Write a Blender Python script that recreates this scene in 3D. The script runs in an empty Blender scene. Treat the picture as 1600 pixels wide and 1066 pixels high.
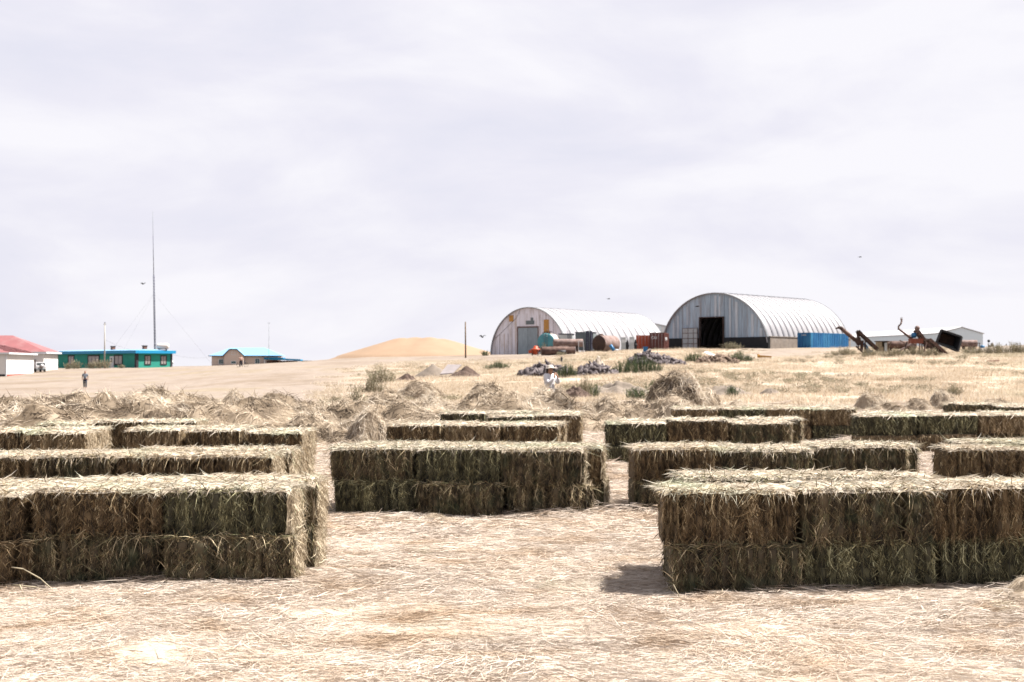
import bpy, math, random
import numpy as np
from mathutils import Vector, Matrix

S = bpy.context.scene
COL = S.collection
R = math.radians
random.seed(7)
RG = np.random.default_rng(7)

# ------------------------------------------------------------------ camera, sky, sun, exposure
F_PX, CX, CY, HOR, CAM_H = 2000.0, 800.0, 533.0, 573.0, 1.70     # in pixels of the 1600 px photograph
cam_d = bpy.data.cameras.new('camera')
cam = bpy.data.objects.new('camera', cam_d); COL.objects.link(cam); S.camera = cam
cam_d.sensor_width = 36; cam_d.lens = 36 * F_PX / 1600
cam_d.clip_start = 0.1; cam_d.clip_end = 9000
cam.location = (0, 0, CAM_H)
PITCH = math.atan((HOR - CY) / F_PX)
cam.rotation_euler = (math.pi / 2 + PITCH, 0, 0)
cam_d.dof.use_dof = True; cam_d.dof.focus_distance = 11.0; cam_d.dof.aperture_fstop = 4.5

SUN_DIR = Vector((0.50, 0.13, 0.80)).normalized()                  # towards the sun: right, a little behind the bales
SUN_EL = math.asin(SUN_DIR.z); SUN_AZ = math.atan2(SUN_DIR.x, SUN_DIR.y)
sun_d = bpy.data.lights.new('sun', 'SUN'); sun_d.energy = 5.0; sun_d.angle = R(0.6); sun_d.color = (1.0, 0.95, 0.88)
sun = bpy.data.objects.new('sun', sun_d); COL.objects.link(sun)
sun.rotation_euler = SUN_DIR.to_track_quat('Z', 'Y').to_euler()
S.view_settings.view_transform = 'Standard'; S.view_settings.look = 'None'
S.view_settings.gamma = 1.0; S.view_settings.use_curve_mapping = False
S.view_settings.exposure = 1.85

W = bpy.data.worlds.new('World'); S.world = W; W.use_nodes = True
nt = W.node_tree; nt.nodes.clear()
def N(t, typ, **kw):
    n = t.nodes.new(typ)
    for k, v in kw.items(): setattr(n, k, v)
    return n
def ramp(t, stops, fac=None):
    n = N(t, 'ShaderNodeValToRGB'); e = n.color_ramp.elements
    while len(e) < len(stops): e.new(0.5)
    for i, (p, c) in enumerate(stops):
        e[i].position = p; e[i].color = (*c, 1) if len(c) == 3 else c
    if fac is not None: t.links.new(fac, n.inputs[0])
    return n
sky = N(nt, 'ShaderNodeTexSky', sky_type='NISHITA', sun_disc=False, sun_elevation=SUN_EL, sun_rotation=SUN_AZ, air_density=1.0, dust_density=2.0, ozone_density=1.0)
tc = N(nt, 'ShaderNodeTexCoord')
mp = N(nt, 'ShaderNodeMapping'); mp.inputs['Scale'].default_value = (1.7, 1.7, 5.0); mp.inputs['Rotation'].default_value = (0.0, R(9), 0.0); mp.inputs['Location'].default_value = (1.3, 0.9, 6.15)
nt.links.new(tc.outputs['Generated'], mp.inputs[0])
n1 = N(nt, 'ShaderNodeTexNoise'); n1.inputs['Scale'].default_value = 2.1; n1.inputs['Detail'].default_value = 10; n1.inputs['Roughness'].default_value = 0.56; n1.inputs['Distortion'].default_value = 0.35
nt.links.new(mp.outputs[0], n1.inputs['Vector'])
mp2 = N(nt, 'ShaderNodeMapping'); mp2.inputs['Scale'].default_value = (0.8, 0.8, 3.6); mp2.inputs['Location'].default_value = (3.6, 1.2, 0.75)
nt.links.new(tc.outputs['Generated'], mp2.inputs[0])
n2 = N(nt, 'ShaderNodeTexNoise'); n2.inputs['Scale'].default_value = 1.9; n2.inputs['Detail'].default_value = 4
nt.links.new(mp2.outputs[0], n2.inputs['Vector'])
mixn = N(nt, 'ShaderNodeMath', operation='MULTIPLY_ADD'); mixn.inputs[1].default_value = 0.55
nt.links.new(n1.outputs[0], mixn.inputs[0])
sc2 = N(nt, 'ShaderNodeMath', operation='MULTIPLY'); sc2.inputs[1].default_value = 0.5
nt.links.new(n2.outputs[0], sc2.inputs[0]); nt.links.new(sc2.outputs[0], mixn.inputs[2])
cloud = ramp(nt, [(0.41, (3.36, 3.46, 4.00)), (0.47, (3.74, 3.74, 4.24)), (0.54, (4.02, 3.96, 4.38)), (0.63, (4.50, 4.43, 4.66))], mixn.outputs[0])
cover = ramp(nt, [(0.30, (0.72,) * 3), (0.38, (0.985,) * 3)], n2.outputs[0])
mx = N(nt, 'ShaderNodeMix', data_type='RGBA')
nt.links.new(cover.outputs[0], mx.inputs[0]); nt.links.new(sky.outputs[0], mx.inputs[6]); nt.links.new(cloud.outputs[0], mx.inputs[7])
bg = N(nt, 'ShaderNodeBackground'); bg.inputs['Strength'].default_value = 0.0590
nt.links.new(mx.outputs[2], bg.inputs['Color'])
nt.links.new(bg.outputs[0], N(nt, 'ShaderNodeOutputWorld').inputs['Surface'])

# ------------------------------------------------------------------ helpers
def hash3(i, j, k):
    n = (i * 374761393 + j * 668265263 + k * 1274126177) & 0xffffffff
    n = ((n ^ (n >> 13)) * 1274126177) & 0xffffffff
    return ((n ^ (n >> 16)) & 0xffff) / 65535.0
def vnoise(x, y, z=0.0, seed=0):
    x = np.asarray(x, float); y = np.asarray(y, float); z = np.zeros_like(x) + z
    i, j, k = np.floor(x).astype(np.int64), np.floor(y).astype(np.int64), np.floor(z).astype(np.int64) + seed * 17
    u, v, w = x - np.floor(x), y - np.floor(y), z - np.floor(z)
    u, v, w = u*u*(3-2*u), v*v*(3-2*v), w*w*(3-2*w)
    r = 0
    for a in (0, 1):
        for b in (0, 1):
            for c in (0, 1):
                r = r + hash3(i+a, j+b, k+c) * (u if a else 1-u) * (v if b else 1-v) * (w if c else 1-w)
    return r * 2 - 1
def fbm(x, y, z=0.0, seed=0, octv=4):
    r = 0; a = 0.5; f = 1.0
    for o in range(octv):
        r = r + a * vnoise(np.asarray(x)*f, np.asarray(y)*f, np.asarray(z)*f, seed+o*3); a *= .5; f *= 2.1
    return r

# real lie of the land: columns are bearings (as picture x), rows distances in metres
TPX = np.array([-900, 0, 250, 376, 475, 550, 760, 1000, 1300, 1600, 2500], float)
TD = np.array([0, 45, 70, 100, 125, 160, 190, 220, 250, 280, 320, 420, 900, 6000], float)
TZ = np.array([
 [0, 0,-.1,-.35,-.45,-.3, 0, .5, 1.0,1.2,1.2,1.1,1, 1],
 [0, 0,-.1,-.35,-.45,-.4,-.1, .3, 1.1,1.3,1.3,1.2,1, 1],
 [0, 0,-.1,-.35,-.35, .1, .7,1.2, 1.5,1.6,1.6,1.4,1, 1],
 [0, 0, 0,-.2,  0,   .9,1.7,1.9, 2.0,2.0,1.9,1.4,1, 1],
 [0, 0, 0,-.1,.15,  1.1,1.9,2.4, 2.7,2.8,2.7,2.0,1, 1],
 [0, 0, 0,.1, .4,   1.3,2.1,2.9, 3.4,3.7,3.8,3.0,1, 1],
 [0, 0,.1,.45,.9,   1.8,2.8,3.6, 4.0,4.1,4.2,4.0,2, 1],
 [0, 0,.3,.9,1.6,   3.0,4.1,4.6, 4.5,4.4,4.5,4.4,2, 1],
 [0, 0,.3,.95,1.7,  3.3,4.6,4.8, 4.8,4.8,4.8,4.6,2, 1],
 [0, 0,.3,1.0,1.9,  3.7,4.4,4.7, 4.9,5.0,5.0,4.8,2, 1],
 [0, 0,.3,1.0,1.9,  3.7,4.4,4.7, 4.9,5.0,5.0,4.8,2, 1]], float)
FD = np.concatenate([np.arange(0, 500, 2.5), np.geomspace(500, 6000, 40)])
FP = np.arange(-900, 2501, 20.0)
_t = np.array([np.interp(FD, TD, TZ[i]) for i in range(len(TPX))])
_t = np.array([np.interp(FP, TPX, _t[:, j]) for j in range(len(FD))]).T
def _blur(a, n, ax):
    k = np.ones(n) / n
    def f(v):
        p = np.pad(v, (n//2, n//2), mode='edge'); return np.convolve(p, k, 'valid')
    return np.apply_along_axis(f, ax, a)
_t = _blur(_blur(_blur(_t, 7, 1), 5, 1), 5, 0)
def zbase(x, y):
    x = np.asarray(x, float); y = np.asarray(y, float)
    d = np.maximum(y, 1.0)
    px = np.clip(800 + 2000 * x / np.maximum(d, 20), -899, 2499)
    fi = (px + 900) / 20; i = fi.astype(int); u = fi - i
    fj = np.interp(d, FD, np.arange(len(FD))); j = np.minimum(fj.astype(int), len(FD)-2); v = fj - j
    return (_t[i, j]*(1-u)*(1-v) + _t[i+1, j]*u*(1-v) + _t[i, j+1]*(1-u)*v + _t[i+1, j+1]*u*v)
def zg(x, y):
    x = np.asarray(x, float); y = np.asarray(y, float)
    amp = np.clip((y - 20) / 100, 0, 1)
    z = zbase(x, y) + amp * 0.16 * fbm(x/9, y/9, 0, 5, 3)
    near = np.clip(1 - (y - 24) / 30, 0, 1) * np.clip((y + 5) / 8, 0, 1)
    z = z + near * (0.075 * fbm(x/1.1, y/0.55, 0, 11, 4) + 0.06 * fbm(x/2.6, y/2.2, 0, 21, 2))
    return z
def zq(x, y): return float(zg(np.array([x]), np.array([y]))[0])
def at(px, D):                      # ground point at picture x, distance D
    x = (px - CX) / F_PX * D
    return Vector((x, D, zq(x, D)))
def ground_hit(px, py, lo=8.0, hi=330.0):    # first ground point met by a sight line
    D = np.arange(lo, hi, 0.5); x = (px - CX) / F_PX * D
    row = HOR - (zg(x, D) - CAM_H) * F_PX / D
    k = np.argmax(row <= py)
    if row[k] > py: k = int(np.argmin(row))
    return at(px, float(D[k]))

def new_mesh(name, V, quads=None, tris=None, mats=(), rnd=None, smooth=False, mi=None):
    me = bpy.data.meshes.new(name)
    V = np.asarray(V, np.float32)
    q = np.asarray(quads if quads is not None and len(quads) else np.zeros((0, 4)), np.int32)
    t = np.asarray(tris if tris is not None and len(tris) else np.zeros((0, 3)), np.int32)
    me.vertices.add(len(V)); me.vertices.foreach_set('co', V.ravel())
    loops = np.concatenate([q.ravel(), t.ravel()])
    me.loops.add(len(loops)); me.loops.foreach_set('vertex_index', loops)
    npoly = len(q) + len(t); me.polygons.add(npoly)
    starts = np.concatenate([np.arange(len(q))*4, len(q)*4 + np.arange(len(t))*3]).astype(np.int32)
    me.polygons.foreach_set('loop_start', starts)
    if smooth is True: me.polygons.foreach_set('use_smooth', np.ones(npoly, bool))
    elif smooth is not False: me.polygons.foreach_set('use_smooth', smooth)
    if mi is not None: me.polygons.foreach_set('material_index', np.asarray(mi, np.int32))
    if rnd is not None:
        a = me.attributes.new('rnd', 'FLOAT', 'POINT'); a.data.foreach_set('value', np.asarray(rnd, np.float32))
    for m in mats: me.materials.append(m)
    me.update(calc_edges=True)
    return me

class MB:
    """collects simple solids into one mesh"""
    def __init__(s): s.v = []; s.f = []; s.sm = []
    def add(s, vs, fs, M=None, smooth=False):
        o = len(s.v)
        for v in vs:
            v = Vector(v)
            s.v.append(tuple(M @ v) if M is not None else tuple(v))
        for f in fs: s.f.append(tuple(i + o for i in f)); s.sm.append(smooth)
        return s
    def box(s, a, b, M=None, bev=0.0):
        (x0, y0, z0), (x1, y1, z1) = a, b
        vs = [(x0,y0,z0),(x1,y0,z0),(x1,y1,z0),(x0,y1,z0),(x0,y0,z1),(x1,y0,z1),(x1,y1,z1),(x0,y1,z1)]
        return s.add(vs, [(3,2,1,0),(4,5,6,7),(0,1,5,4),(1,2,6,5),(2,3,7,6),(3,0,4,7)], M)
    def bar(s, p, q, w, h=None, up=(0, 0, 1)):
        p, q = Vector(p), Vector(q); d = q - p; L = d.length
        h = w if h is None else h
        u = Vector(up)
        if abs(d.normalized().dot(u)) > .98: u = Vector((0, 1, 0))
        x = d.normalized(); y = u.cross(x).normalized(); z = x.cross(y)
        M = Matrix((x, y, z)).transposed().to_4x4(); M.translation = p
        return s.box((0, -w/2, -h/2), (L, w/2, h/2), M)
    def tube(s, p, q, r, r2=None, n=10, caps=True):
        p, q = Vector(p), Vector(q); d = (q - p)
        r2 = r if r2 is None else r2
        x = d.normalized(); u = Vector((0,0,1)) if abs(x.z) < .95 else Vector((0,1,0))
        y = u.cross(x).normalized(); z = x.cross(y)
        vs = []
        for c, rr in ((p, r), (q, r2)):
            for k in range(n):
                a = 2*math.pi*k/n; vs.append(c + (y*math.cos(a) + z*math.sin(a)) * rr)
        o = len(s.v)
        s.add(vs, [(k, (k+1) % n, n+(k+1) % n, n+k) for k in range(n)], None, True)
        if caps: s.f.append(tuple(o+n-1-k for k in range(n))); s.sm.append(False); s.f.append(tuple(o+n+k for k in range(n))); s.sm.append(False)
        return s
    def lathe(s, prof, c=(0, 0, 0), axis='z', n=18, smooth=True):
        vs = []
        for (r, h) in prof:
            for k in range(n):
                a = 2*math.pi*k/n
                if axis == 'z': v = (r*math.cos(a), r*math.sin(a), h)
                elif axis == 'y': v = (r*math.cos(a), h, r*math.sin(a))
                else: v = (h, r*math.cos(a), r*math.sin(a))
                vs.append(tuple(v[i]+c[i] for i in range(3)))
        fs = []
        for j in range(len(prof)-1):
            for k in range(n):
                fs.append((j*n+k, j*n+(k+1) % n, (j+1)*n+(k+1) % n, (j+1)*n+k))
        return s.add(vs, fs, None, smooth)
    def prism(s, poly, y0, y1, M=None):          # polygon in xz, extruded along y
        n = len(poly); vs = [(x, y0, z) for x, z in poly] + [(x, y1, z) for x, z in poly]
        return s.add(vs, [tuple(range(n)), tuple(reversed(range(n, 2*n)))] + [(i, n+i, n+(i+1) % n, (i+1) % n) for i in range(n)], M)
    def mesh(s, name, mats):
        me = bpy.data.meshes.new(name); me.from_pydata(s.v, [], s.f)
        for i, b in enumerate(s.sm): me.polygons[i].use_smooth = b
        for m in (mats if isinstance(mats, (list, tuple)) else [mats]): me.materials.append(m)
        me.update()
        import bmesh
        bm = bmesh.new(); bm.from_mesh(me); bmesh.ops.recalc_face_normals(bm, faces=bm.faces); bm.to_mesh(me); bm.free()
        return me
def link(name, me, parent=None, loc=None, rz=None):
    o = bpy.data.objects.new(name, me); COL.objects.link(o)
    if parent is not None: o.parent = parent
    if loc is not None: o.location = loc
    if rz is not None: o.rotation_euler = (0, 0, rz)
    return o
def part(name, mb, m, parent, label=None, kind=None, loc=None, rz=None):
    o = link(name, mb.mesh(name, m) if isinstance(mb, MB) else mb, parent, loc, rz)
    if label: o['label'] = label
    if kind: o['kind'] = kind
    return o
def tag(o, label, cat, group=None):
    o['label'] = label; o['category'] = cat
    if group: o['group'] = group
    return o
def thing(name, label, cat, loc=(0, 0, 0), rz=0.0, group=None):
    o = bpy.data.objects.new(name, None); COL.objects.link(o)
    o.location = loc; o.rotation_euler = (0, 0, rz); o.empty_display_size = .3
    return tag(o, label, cat, group)
def struct(o, kind='structure'): o['kind'] = kind; return o

# ------------------------------------------------------------------ materials
ALB = 0.67       # all base colours below were judged on a slightly lighter scale
def mat(name, col, rough=0.8, metal=0.0, var=0.15, scale=1.5, stretch=(1, 1, 1), dirt=None, dirt_amt=0.4, dirt_scale=0.7, bump=0.0, bump_scale=20.0, obj_var=0.0, spec=0.3):
    col = tuple(c*ALB for c in col); dirt = tuple(c*ALB for c in dirt) if dirt else None
    m = bpy.data.materials.new(name); m.use_nodes = True; t = m.node_tree; b = t.nodes['Principled BSDF']
    b.inputs['Roughness'].default_value = rough; b.inputs['Metallic'].default_value = metal
    b.inputs['Specular IOR Level'].default_value = spec
    tcn = N(t, 'ShaderNodeTexCoord'); mpn = N(t, 'ShaderNodeMapping'); mpn.inputs['Scale'].default_value = stretch
    t.links.new(tcn.outputs['Object'], mpn.inputs[0])
    no = N(t, 'ShaderNodeTexNoise'); no.inputs['Scale'].default_value = scale; no.inputs['Detail'].default_value = 6; no.inputs['Roughness'].default_value = .65
    t.links.new(mpn.outputs[0], no.inputs['Vector'])
    c0 = tuple(max(0, c*(1-var)) for c in col); c1 = tuple(min(1, c*(1+var)) for c in col)
    rp = ramp(t, [(0.3, c0), (0.7, c1)], no.outputs[0]); out = rp.outputs[0]
    if dirt:
        n3 = N(t, 'ShaderNodeTexNoise'); n3.inputs['Scale'].default_value = dirt_scale; n3.inputs['Detail'].default_value = 8; n3.inputs['Roughness'].default_value = .7
        t.links.new(mpn.outputs[0], n3.inputs['Vector'])
        fr = ramp(t, [(0.48, (0,)*3), (0.66, (dirt_amt,)*3)], n3.outputs[0])
        x = N(t, 'ShaderNodeMix', data_type='RGBA'); x.inputs[7].default_value = (*dirt, 1)
        t.links.new(fr.outputs[0], x.inputs[0]); t.links.new(out, x.inputs[6]); out = x.outputs[2]
    if obj_var:
        oi = N(t, 'ShaderNodeObjectInfo'); mr = N(t, 'ShaderNodeMapRange'); mr.inputs[3].default_value = 1-obj_var; mr.inputs[4].default_value = 1+obj_var
        t.links.new(oi.outputs['Random'], mr.inputs[0])
        vm = N(t, 'ShaderNodeVectorMath', operation='SCALE'); t.links.new(out, vm.inputs[0]); t.links.new(mr.outputs[0], vm.inputs['Scale']); out = vm.outputs[0]
    t.links.new(out, b.inputs['Base Color'])
    if bump:
        nb = N(t, 'ShaderNodeTexNoise'); nb.inputs['Scale'].default_value = bump_scale; nb.inputs['Detail'].default_value = 5
        t.links.new(mpn.outputs[0], nb.inputs['Vector'])
        bp = N(t, 'ShaderNodeBump'); bp.inputs['Strength'].default_value = bump; bp.inputs['Distance'].default_value = .03
        t.links.new(nb.outputs[0], bp.inputs['Height']); t.links.new(bp.outputs[0], b.inputs['Normal'])
    return m
HAY_LIFT = 1.35
def stalk_mat(name, stops, obj_amt=0.25, rough=0.75, spot=None, trans=0.0, patch=None):
    """stalks: each has its own colour through the 'rnd' attribute; each object shifts a little"""
    kk = HAY_LIFT if name.endswith('_hay') and name != 'loose_heap_hay' else 1
    stops = [(p_, tuple(c*ALB*kk*w_ for c, w_ in zip(c_, (1.02, 1.0, .93) if kk != 1 else (1, 1, 1)))) for p_, c_ in stops]
    if spot: spot = (tuple(c*ALB for c in spot[0]), *spot[1:])
    m = bpy.data.materials.new(name); m.use_nodes = True; t = m.node_tree; b = t.nodes['Principled BSDF']
    b.inputs['Roughness'].default_value = rough; b.inputs['Specular IOR Level'].default_value = .25
    at_ = N(t, 'ShaderNodeAttribute', attribute_name='rnd')
    oi = N(t, 'ShaderNodeObjectInfo')
    ma = N(t, 'ShaderNodeMath', operation='MULTIPLY_ADD'); ma.inputs[1].default_value = obj_amt; 
    sb = N(t, 'ShaderNodeMath', operation='SUBTRACT'); sb.inputs[1].default_value = obj_amt/2
    t.links.new(oi.outputs['Random'], ma.inputs[0]); t.links.new(at_.outputs['Fac'], sb.inputs[0]); t.links.new(sb.outputs[0], ma.inputs[2])
    rp = ramp(t, stops, ma.outputs[0]); out = rp.outputs[0]
    if patch:                                 # broader brown and pale drifts
        pc, psc, plo, phi = patch
        g_ = N(t, 'ShaderNodeNewGeometry'); mm = N(t, 'ShaderNodeMapping'); mm.inputs['Scale'].default_value = (.55, 1.3, 1); t.links.new(g_.outputs['Position'], mm.inputs[0])
        no = N(t, 'ShaderNodeTexNoise'); no.inputs['Scale'].default_value = psc; no.inputs['Detail'].default_value = 7; no.inputs['Roughness'].default_value = .65
        t.links.new(mm.outputs[0], no.inputs['Vector']); fr = ramp(t, [(plo, pc), (phi, (1, 1, 1))], no.outputs[0])
        x = N(t, 'ShaderNodeMix', data_type='RGBA', blend_type='MULTIPLY'); x.inputs[0].default_value = 1
        t.links.new(out, x.inputs[6]); t.links.new(fr.outputs[0], x.inputs[7]); out = x.outputs[2]
    if spot:                                  # patches of still-green stalks
        col, sc, lo, hi = spot
        tcn = N(t, 'ShaderNodeNewGeometry'); no = N(t, 'ShaderNodeTexNoise'); no.inputs['Scale'].default_value = sc; no.inputs['Detail'].default_value = 3
        t.links.new(tcn.outputs['Position'], no.inputs['Vector'])
        fr = ramp(t, [(lo, (0,)*3), (hi, (0.75,)*3)], no.outputs[0])
        x = N(t, 'ShaderNodeMix', data_type='RGBA'); x.inputs[7].default_value = (*col, 1)
        t.links.new(fr.outputs[0], x.inputs[0]); t.links.new(out, x.inputs[6]); out = x.outputs[2]
    t.links.new(out, b.inputs['Base Color'])
    if trans:
        tr = N(t, 'ShaderNodeBsdfTranslucent'); t.links.new(out, tr.inputs[0])
        ms = N(t, 'ShaderNodeMixShader'); ms.inputs[0].default_value = trans
        t.links.new(b.outputs[0], ms.inputs[1]); t.links.new(tr.outputs[0], ms.inputs[2])
        t.links.new(ms.outputs[0], t.nodes['Material Output'].inputs['Surface'])
    return m

STRAW = [(0.0, (.34,.25,.165)), (0.12, (.54,.435,.34)), (0.35, (.65,.55,.465)), (0.8, (.70,.605,.52)), (1.0, (.76,.685,.60))]
M_STRAW = stalk_mat('bleached_straw', STRAW, .15, trans=.15, spot=((.36,.38,.24), .8, .64, .80), patch=((.70,.60,.49), 1.7, .36, .52))
M_TOP = stalk_mat('bleached_bale_top', [(0.0, (.30,.22,.12)), (0.15, (.46,.365,.26)), (0.45, (.60,.52,.41)), (0.8, (.67,.60,.50)), (1.0, (.60,.61,.48))], .2, trans=.2, spot=((.44,.50,.34), 1.1, .55, .75))
M_HAY = stalk_mat('cut_hay', [(0.0, (.018,.015,.011)), (0.2, (.055,.043,.028)), (0.4, (.115,.088,.055)), (0.58, (.19,.145,.09)), (0.72, (.15,.155,.085)), (0.86, (.32,.26,.16)), (1.0, (.72,.60,.42))], .14, spot=((.085,.115,.065), 5.0, .50, .80))
M_HEAP = stalk_mat('loose_heap_hay', [(0.0, (.08,.055,.035)), (0.2, (.29,.22,.15)), (0.42, (.55,.45,.34)), (0.8, (.73,.62,.49)), (1.0, (.80,.71,.59))], .10, trans=.3)
M_ENDS = stalk_mat('pale_cut_sunlit_end', [(0.0, (.10,.07,.04)), (0.2, (.30,.23,.15)), (0.5, (.50,.41,.29)), (0.8, (.60,.51,.38)), (1.0, (.42,.45,.28))], .2, trans=.15)  # pale cut stems, with the brightness of the sunlit ends put into the colour
M_GRASS = stalk_mat('dry_field_grass', [(0.0, (.34,.25,.16)), (0.3, (.60,.485,.35)), (0.6, (.76,.64,.50)), (1.0, (.86,.77,.64))], .3, trans=.42, spot=((.34,.34,.23), .05, .58, .75))
M_WEED = stalk_mat('green_weed', [(0.0, (.035,.055,.03)), (0.5, (.085,.12,.055)), (0.85, (.15,.18,.085)), (1.0, (.30,.29,.15))], .25, trans=.2)
M_SCRUB = stalk_mat('grey_green_scrub', [(0.0, (.16,.125,.08)), (0.4, (.31,.26,.17)), (0.75, (.29,.29,.19)), (1.0, (.50,.43,.30))], .3, trans=.15)
M_WHITEW = mat('white_plaster', (.80,.78,.75), .85, var=.04, scale=.4, dirt=(.55,.5,.45), dirt_amt=.25, dirt_scale=.5)
M_REDROOF = mat('red_sheet_roof', (.235,.075,.078), .55, var=.12, scale=.6, spec=.5, dirt=(.27,.15,.15), dirt_amt=.6, dirt_scale=.4)
M_REDPL = mat('red_plinth', (.33,.07,.05), .8)
M_DARK = mat('dark_paint', (.03,.03,.035), .7)
M_GREENW = mat('green_plaster', (.022,.29,.225), .8, var=.15, scale=.7, dirt=(.05,.27,.2), dirt_amt=.5, dirt_scale=.6)
M_BLUEF = mat('bright_blue_fascia', (.01,.27,.52), .5, var=.08)
M_LBLUE = mat('pale_blue_roof', (.19,.40,.60), .45, var=.06, spec=.5)
M_BEIGE = mat('beige_siding', (.66,.54,.46), .85, var=.06)
M_GLASS = mat('window_glass', (.06,.08,.09), .12, var=.2, spec=.8)
M_CURT = mat('curtained_glass', (.32,.28,.27), .25, var=.3, scale=2.5, stretch=(3,3,.4), spec=.6)
M_FRAME = mat('white_frame', (.72,.74,.76), .5, var=.03)
M_BRICK = mat('sooty_brick', (.20,.10,.07), .9, var=.3, scale=8)
M_STEEL = mat('dark_steel', (.06,.065,.10), .6, metal=.3, var=.2)
M_TANKW = mat('white_tank', (.70,.66,.64), .4, var=.05)
M_WOOD = mat('weathered_wood', (.16,.11,.075), .9, var=.3, scale=3, stretch=(6,6,.4))
M_CONC = mat('concrete_pole', (.42,.40,.36), .9, var=.1)
M_RUST = mat('rust', (.105,.060,.048), .85, metal=.1, var=.45, scale=1.6, dirt=(.30,.20,.16), dirt_amt=.6, dirt_scale=1.1, bump=.3)
M_RUST2 = mat('pale_rust', (.24,.175,.16), .85, metal=.1, var=.35, scale=1.6, dirt=(.12,.05,.03), dirt_amt=.7, dirt_scale=1.3, bump=.2)
M_RUSTD = mat('dark_rust', (.055,.032,.026), .85, var=.4, scale=1.5, dirt=(.15,.08,.05), dirt_amt=.5, dirt_scale=2)
M_BLUEC = mat('blue_container', (.008,.115,.29), .5, var=.2, scale=.8, stretch=(1,1,.3), dirt=(.06,.28,.46), dirt_amt=.6, dirt_scale=.7)
M_REDC = mat('red_container', (.46,.085,.035), .6, var=.2, scale=1, dirt=(.22,.06,.04), dirt_amt=.6)
M_BROWNC = mat('brown_container', (.115,.038,.032), .6, var=.2, scale=1, dirt=(.19,.075,.055), dirt_amt=.5)
M_ORANGE = mat('orange_paint', (.55,.085,.03), .55, var=.15, dirt=(.35,.1,.05), dirt_amt=.4)
M_TEAL = mat('teal_tank', (.07,.27,.32), .5, var=.2, scale=1.4, dirt=(.16,.30,.30), dirt_amt=.5)
M_GREY = mat('grey_paint', (.16,.19,.20), .6, var=.15, dirt=(.1,.09,.08), dirt_amt=.4)
M_LGREY = mat('pale_grey_paint', (.48,.52,.53), .55, var=.1, dirt=(.4,.33,.28), dirt_amt=.4)
M_GALV = mat('galvanised_sheet', (.37,.365,.385), .45, metal=.25, var=.07, scale=.5, obj_var=.05, dirt=(.30,.29,.31), dirt_amt=.5, dirt_scale=.3, stretch=(1,1,.5))
M_LGAB = mat('lavender_grey_sheet', (.86,.83,.90), .65, var=.10, scale=.7, obj_var=.06, stretch=(3,3,.5), dirt=(.50,.40,.33), dirt_amt=.6, dirt_scale=.55)
M_RGAB = mat('blue_grey_sheet', (.38,.48,.58), .5, metal=.1, var=.30, scale=1.3, obj_var=.13, stretch=(3.5,3.5,.22), dirt=(.28,.26,.26), dirt_amt=.8, dirt_scale=.8)
M_DOORG = mat('grey_blue_door', (.32,.38,.42), .6, var=.15, stretch=(2,2,.5), obj_var=.1)
M_OCHRE = mat('ochre_patch', (.52,.27,.075), .8, var=.2, scale=2)
M_BLACKC = mat('tarred_plinth', (.018,.019,.022), .8, var=.3)
M_CONCT = mat('tan_concrete', (.24,.20,.17), .9, var=.3, scale=1.2, dirt=(.34,.30,.27), dirt_amt=.6, bump=.2)
M_LSTRIP = mat('pale_blue_strip', (.55,.60,.66), .5, var=.15, stretch=(2,2,.4))
M_SEAM = mat('seam_grey', (.15,.15,.18), .6)
M_GREYSH = mat('shed_grey_sheet', (.76,.86,.92), .6, var=.06, stretch=(4,4,.3))
M_SHEDROOF = mat('pale_sheet_roof', (.62,.62,.64), .4, metal=.1, var=.04)
M_GRAIN = mat('grain', (.285,.192,.125), .9, var=.07, scale=.25, bump=.2, bump_scale=3, dirt=(.31,.215,.145), dirt_amt=.5, dirt_scale=.12)
M_ROCK = mat('broken_stone', (.085,.07,.075), .9, var=.5, scale=3, dirt=(.27,.23,.23), dirt_amt=.8, dirt_scale=2.2)
M_SOILG = mat('grey_soil', (.19,.155,.125), .95, var=.2, scale=2, bump=.6, bump_scale=6)
M_SOILD = mat('dark_soil', (.085,.055,.042), .95, var=.3, scale=3, bump=.8, bump_scale=6)
M_SLAB = mat('grey_slab', (.27,.24,.24), .9, var=.15, scale=1.5)
M_SKIN = mat('skin', (.34,.17,.11), .6, var=.05)
M_SKINW = mat('paler_skin', (.42,.22,.14), .6, var=.05)  # slightly paler skin tone for the person in the white shirt
M_HAIR = mat('dark_hair', (.035,.022,.017), .7)
M_SHIRTW = mat('white_cloth', (.74,.73,.76), .9, var=.06, scale=8)
M_SHIRTG = mat('grey_cloth', (.20,.22,.26), .9, var=.1, scale=6)
M_NAVY = mat('navy_cloth', (.022,.030,.055), .9, var=.1)
M_PINKSH = mat('pale_pink_cloth', (.55,.38,.32), .9)
M_HAT = mat('pale_straw_hat', (.62,.55,.47), .9, var=.08, scale=12)
M_TYRE = mat('tyre', (.03,.03,.03), .8)
M_CHROME = mat('silver_cover', (.42,.40,.41), .4, metal=.3)
M_CARW = mat('white_car_paint', (.70,.70,.72), .3, var=.02, spec=.6)
M_BIRD = mat('bird_feathers', (.02,.02,.025), .8)
M_TARP = mat('white_tarp', (.66,.62,.63), .6, var=.08, scale=3)
M_BLUE2 = mat('blue_plastic', (.03,.17,.36), .5, var=.1)
M_YELLOW = mat('yellow_ochre_paint', (.48,.24,.035), .7, var=.15)
M_WIRE = mat('cable', (.09,.09,.10), .7)

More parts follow.
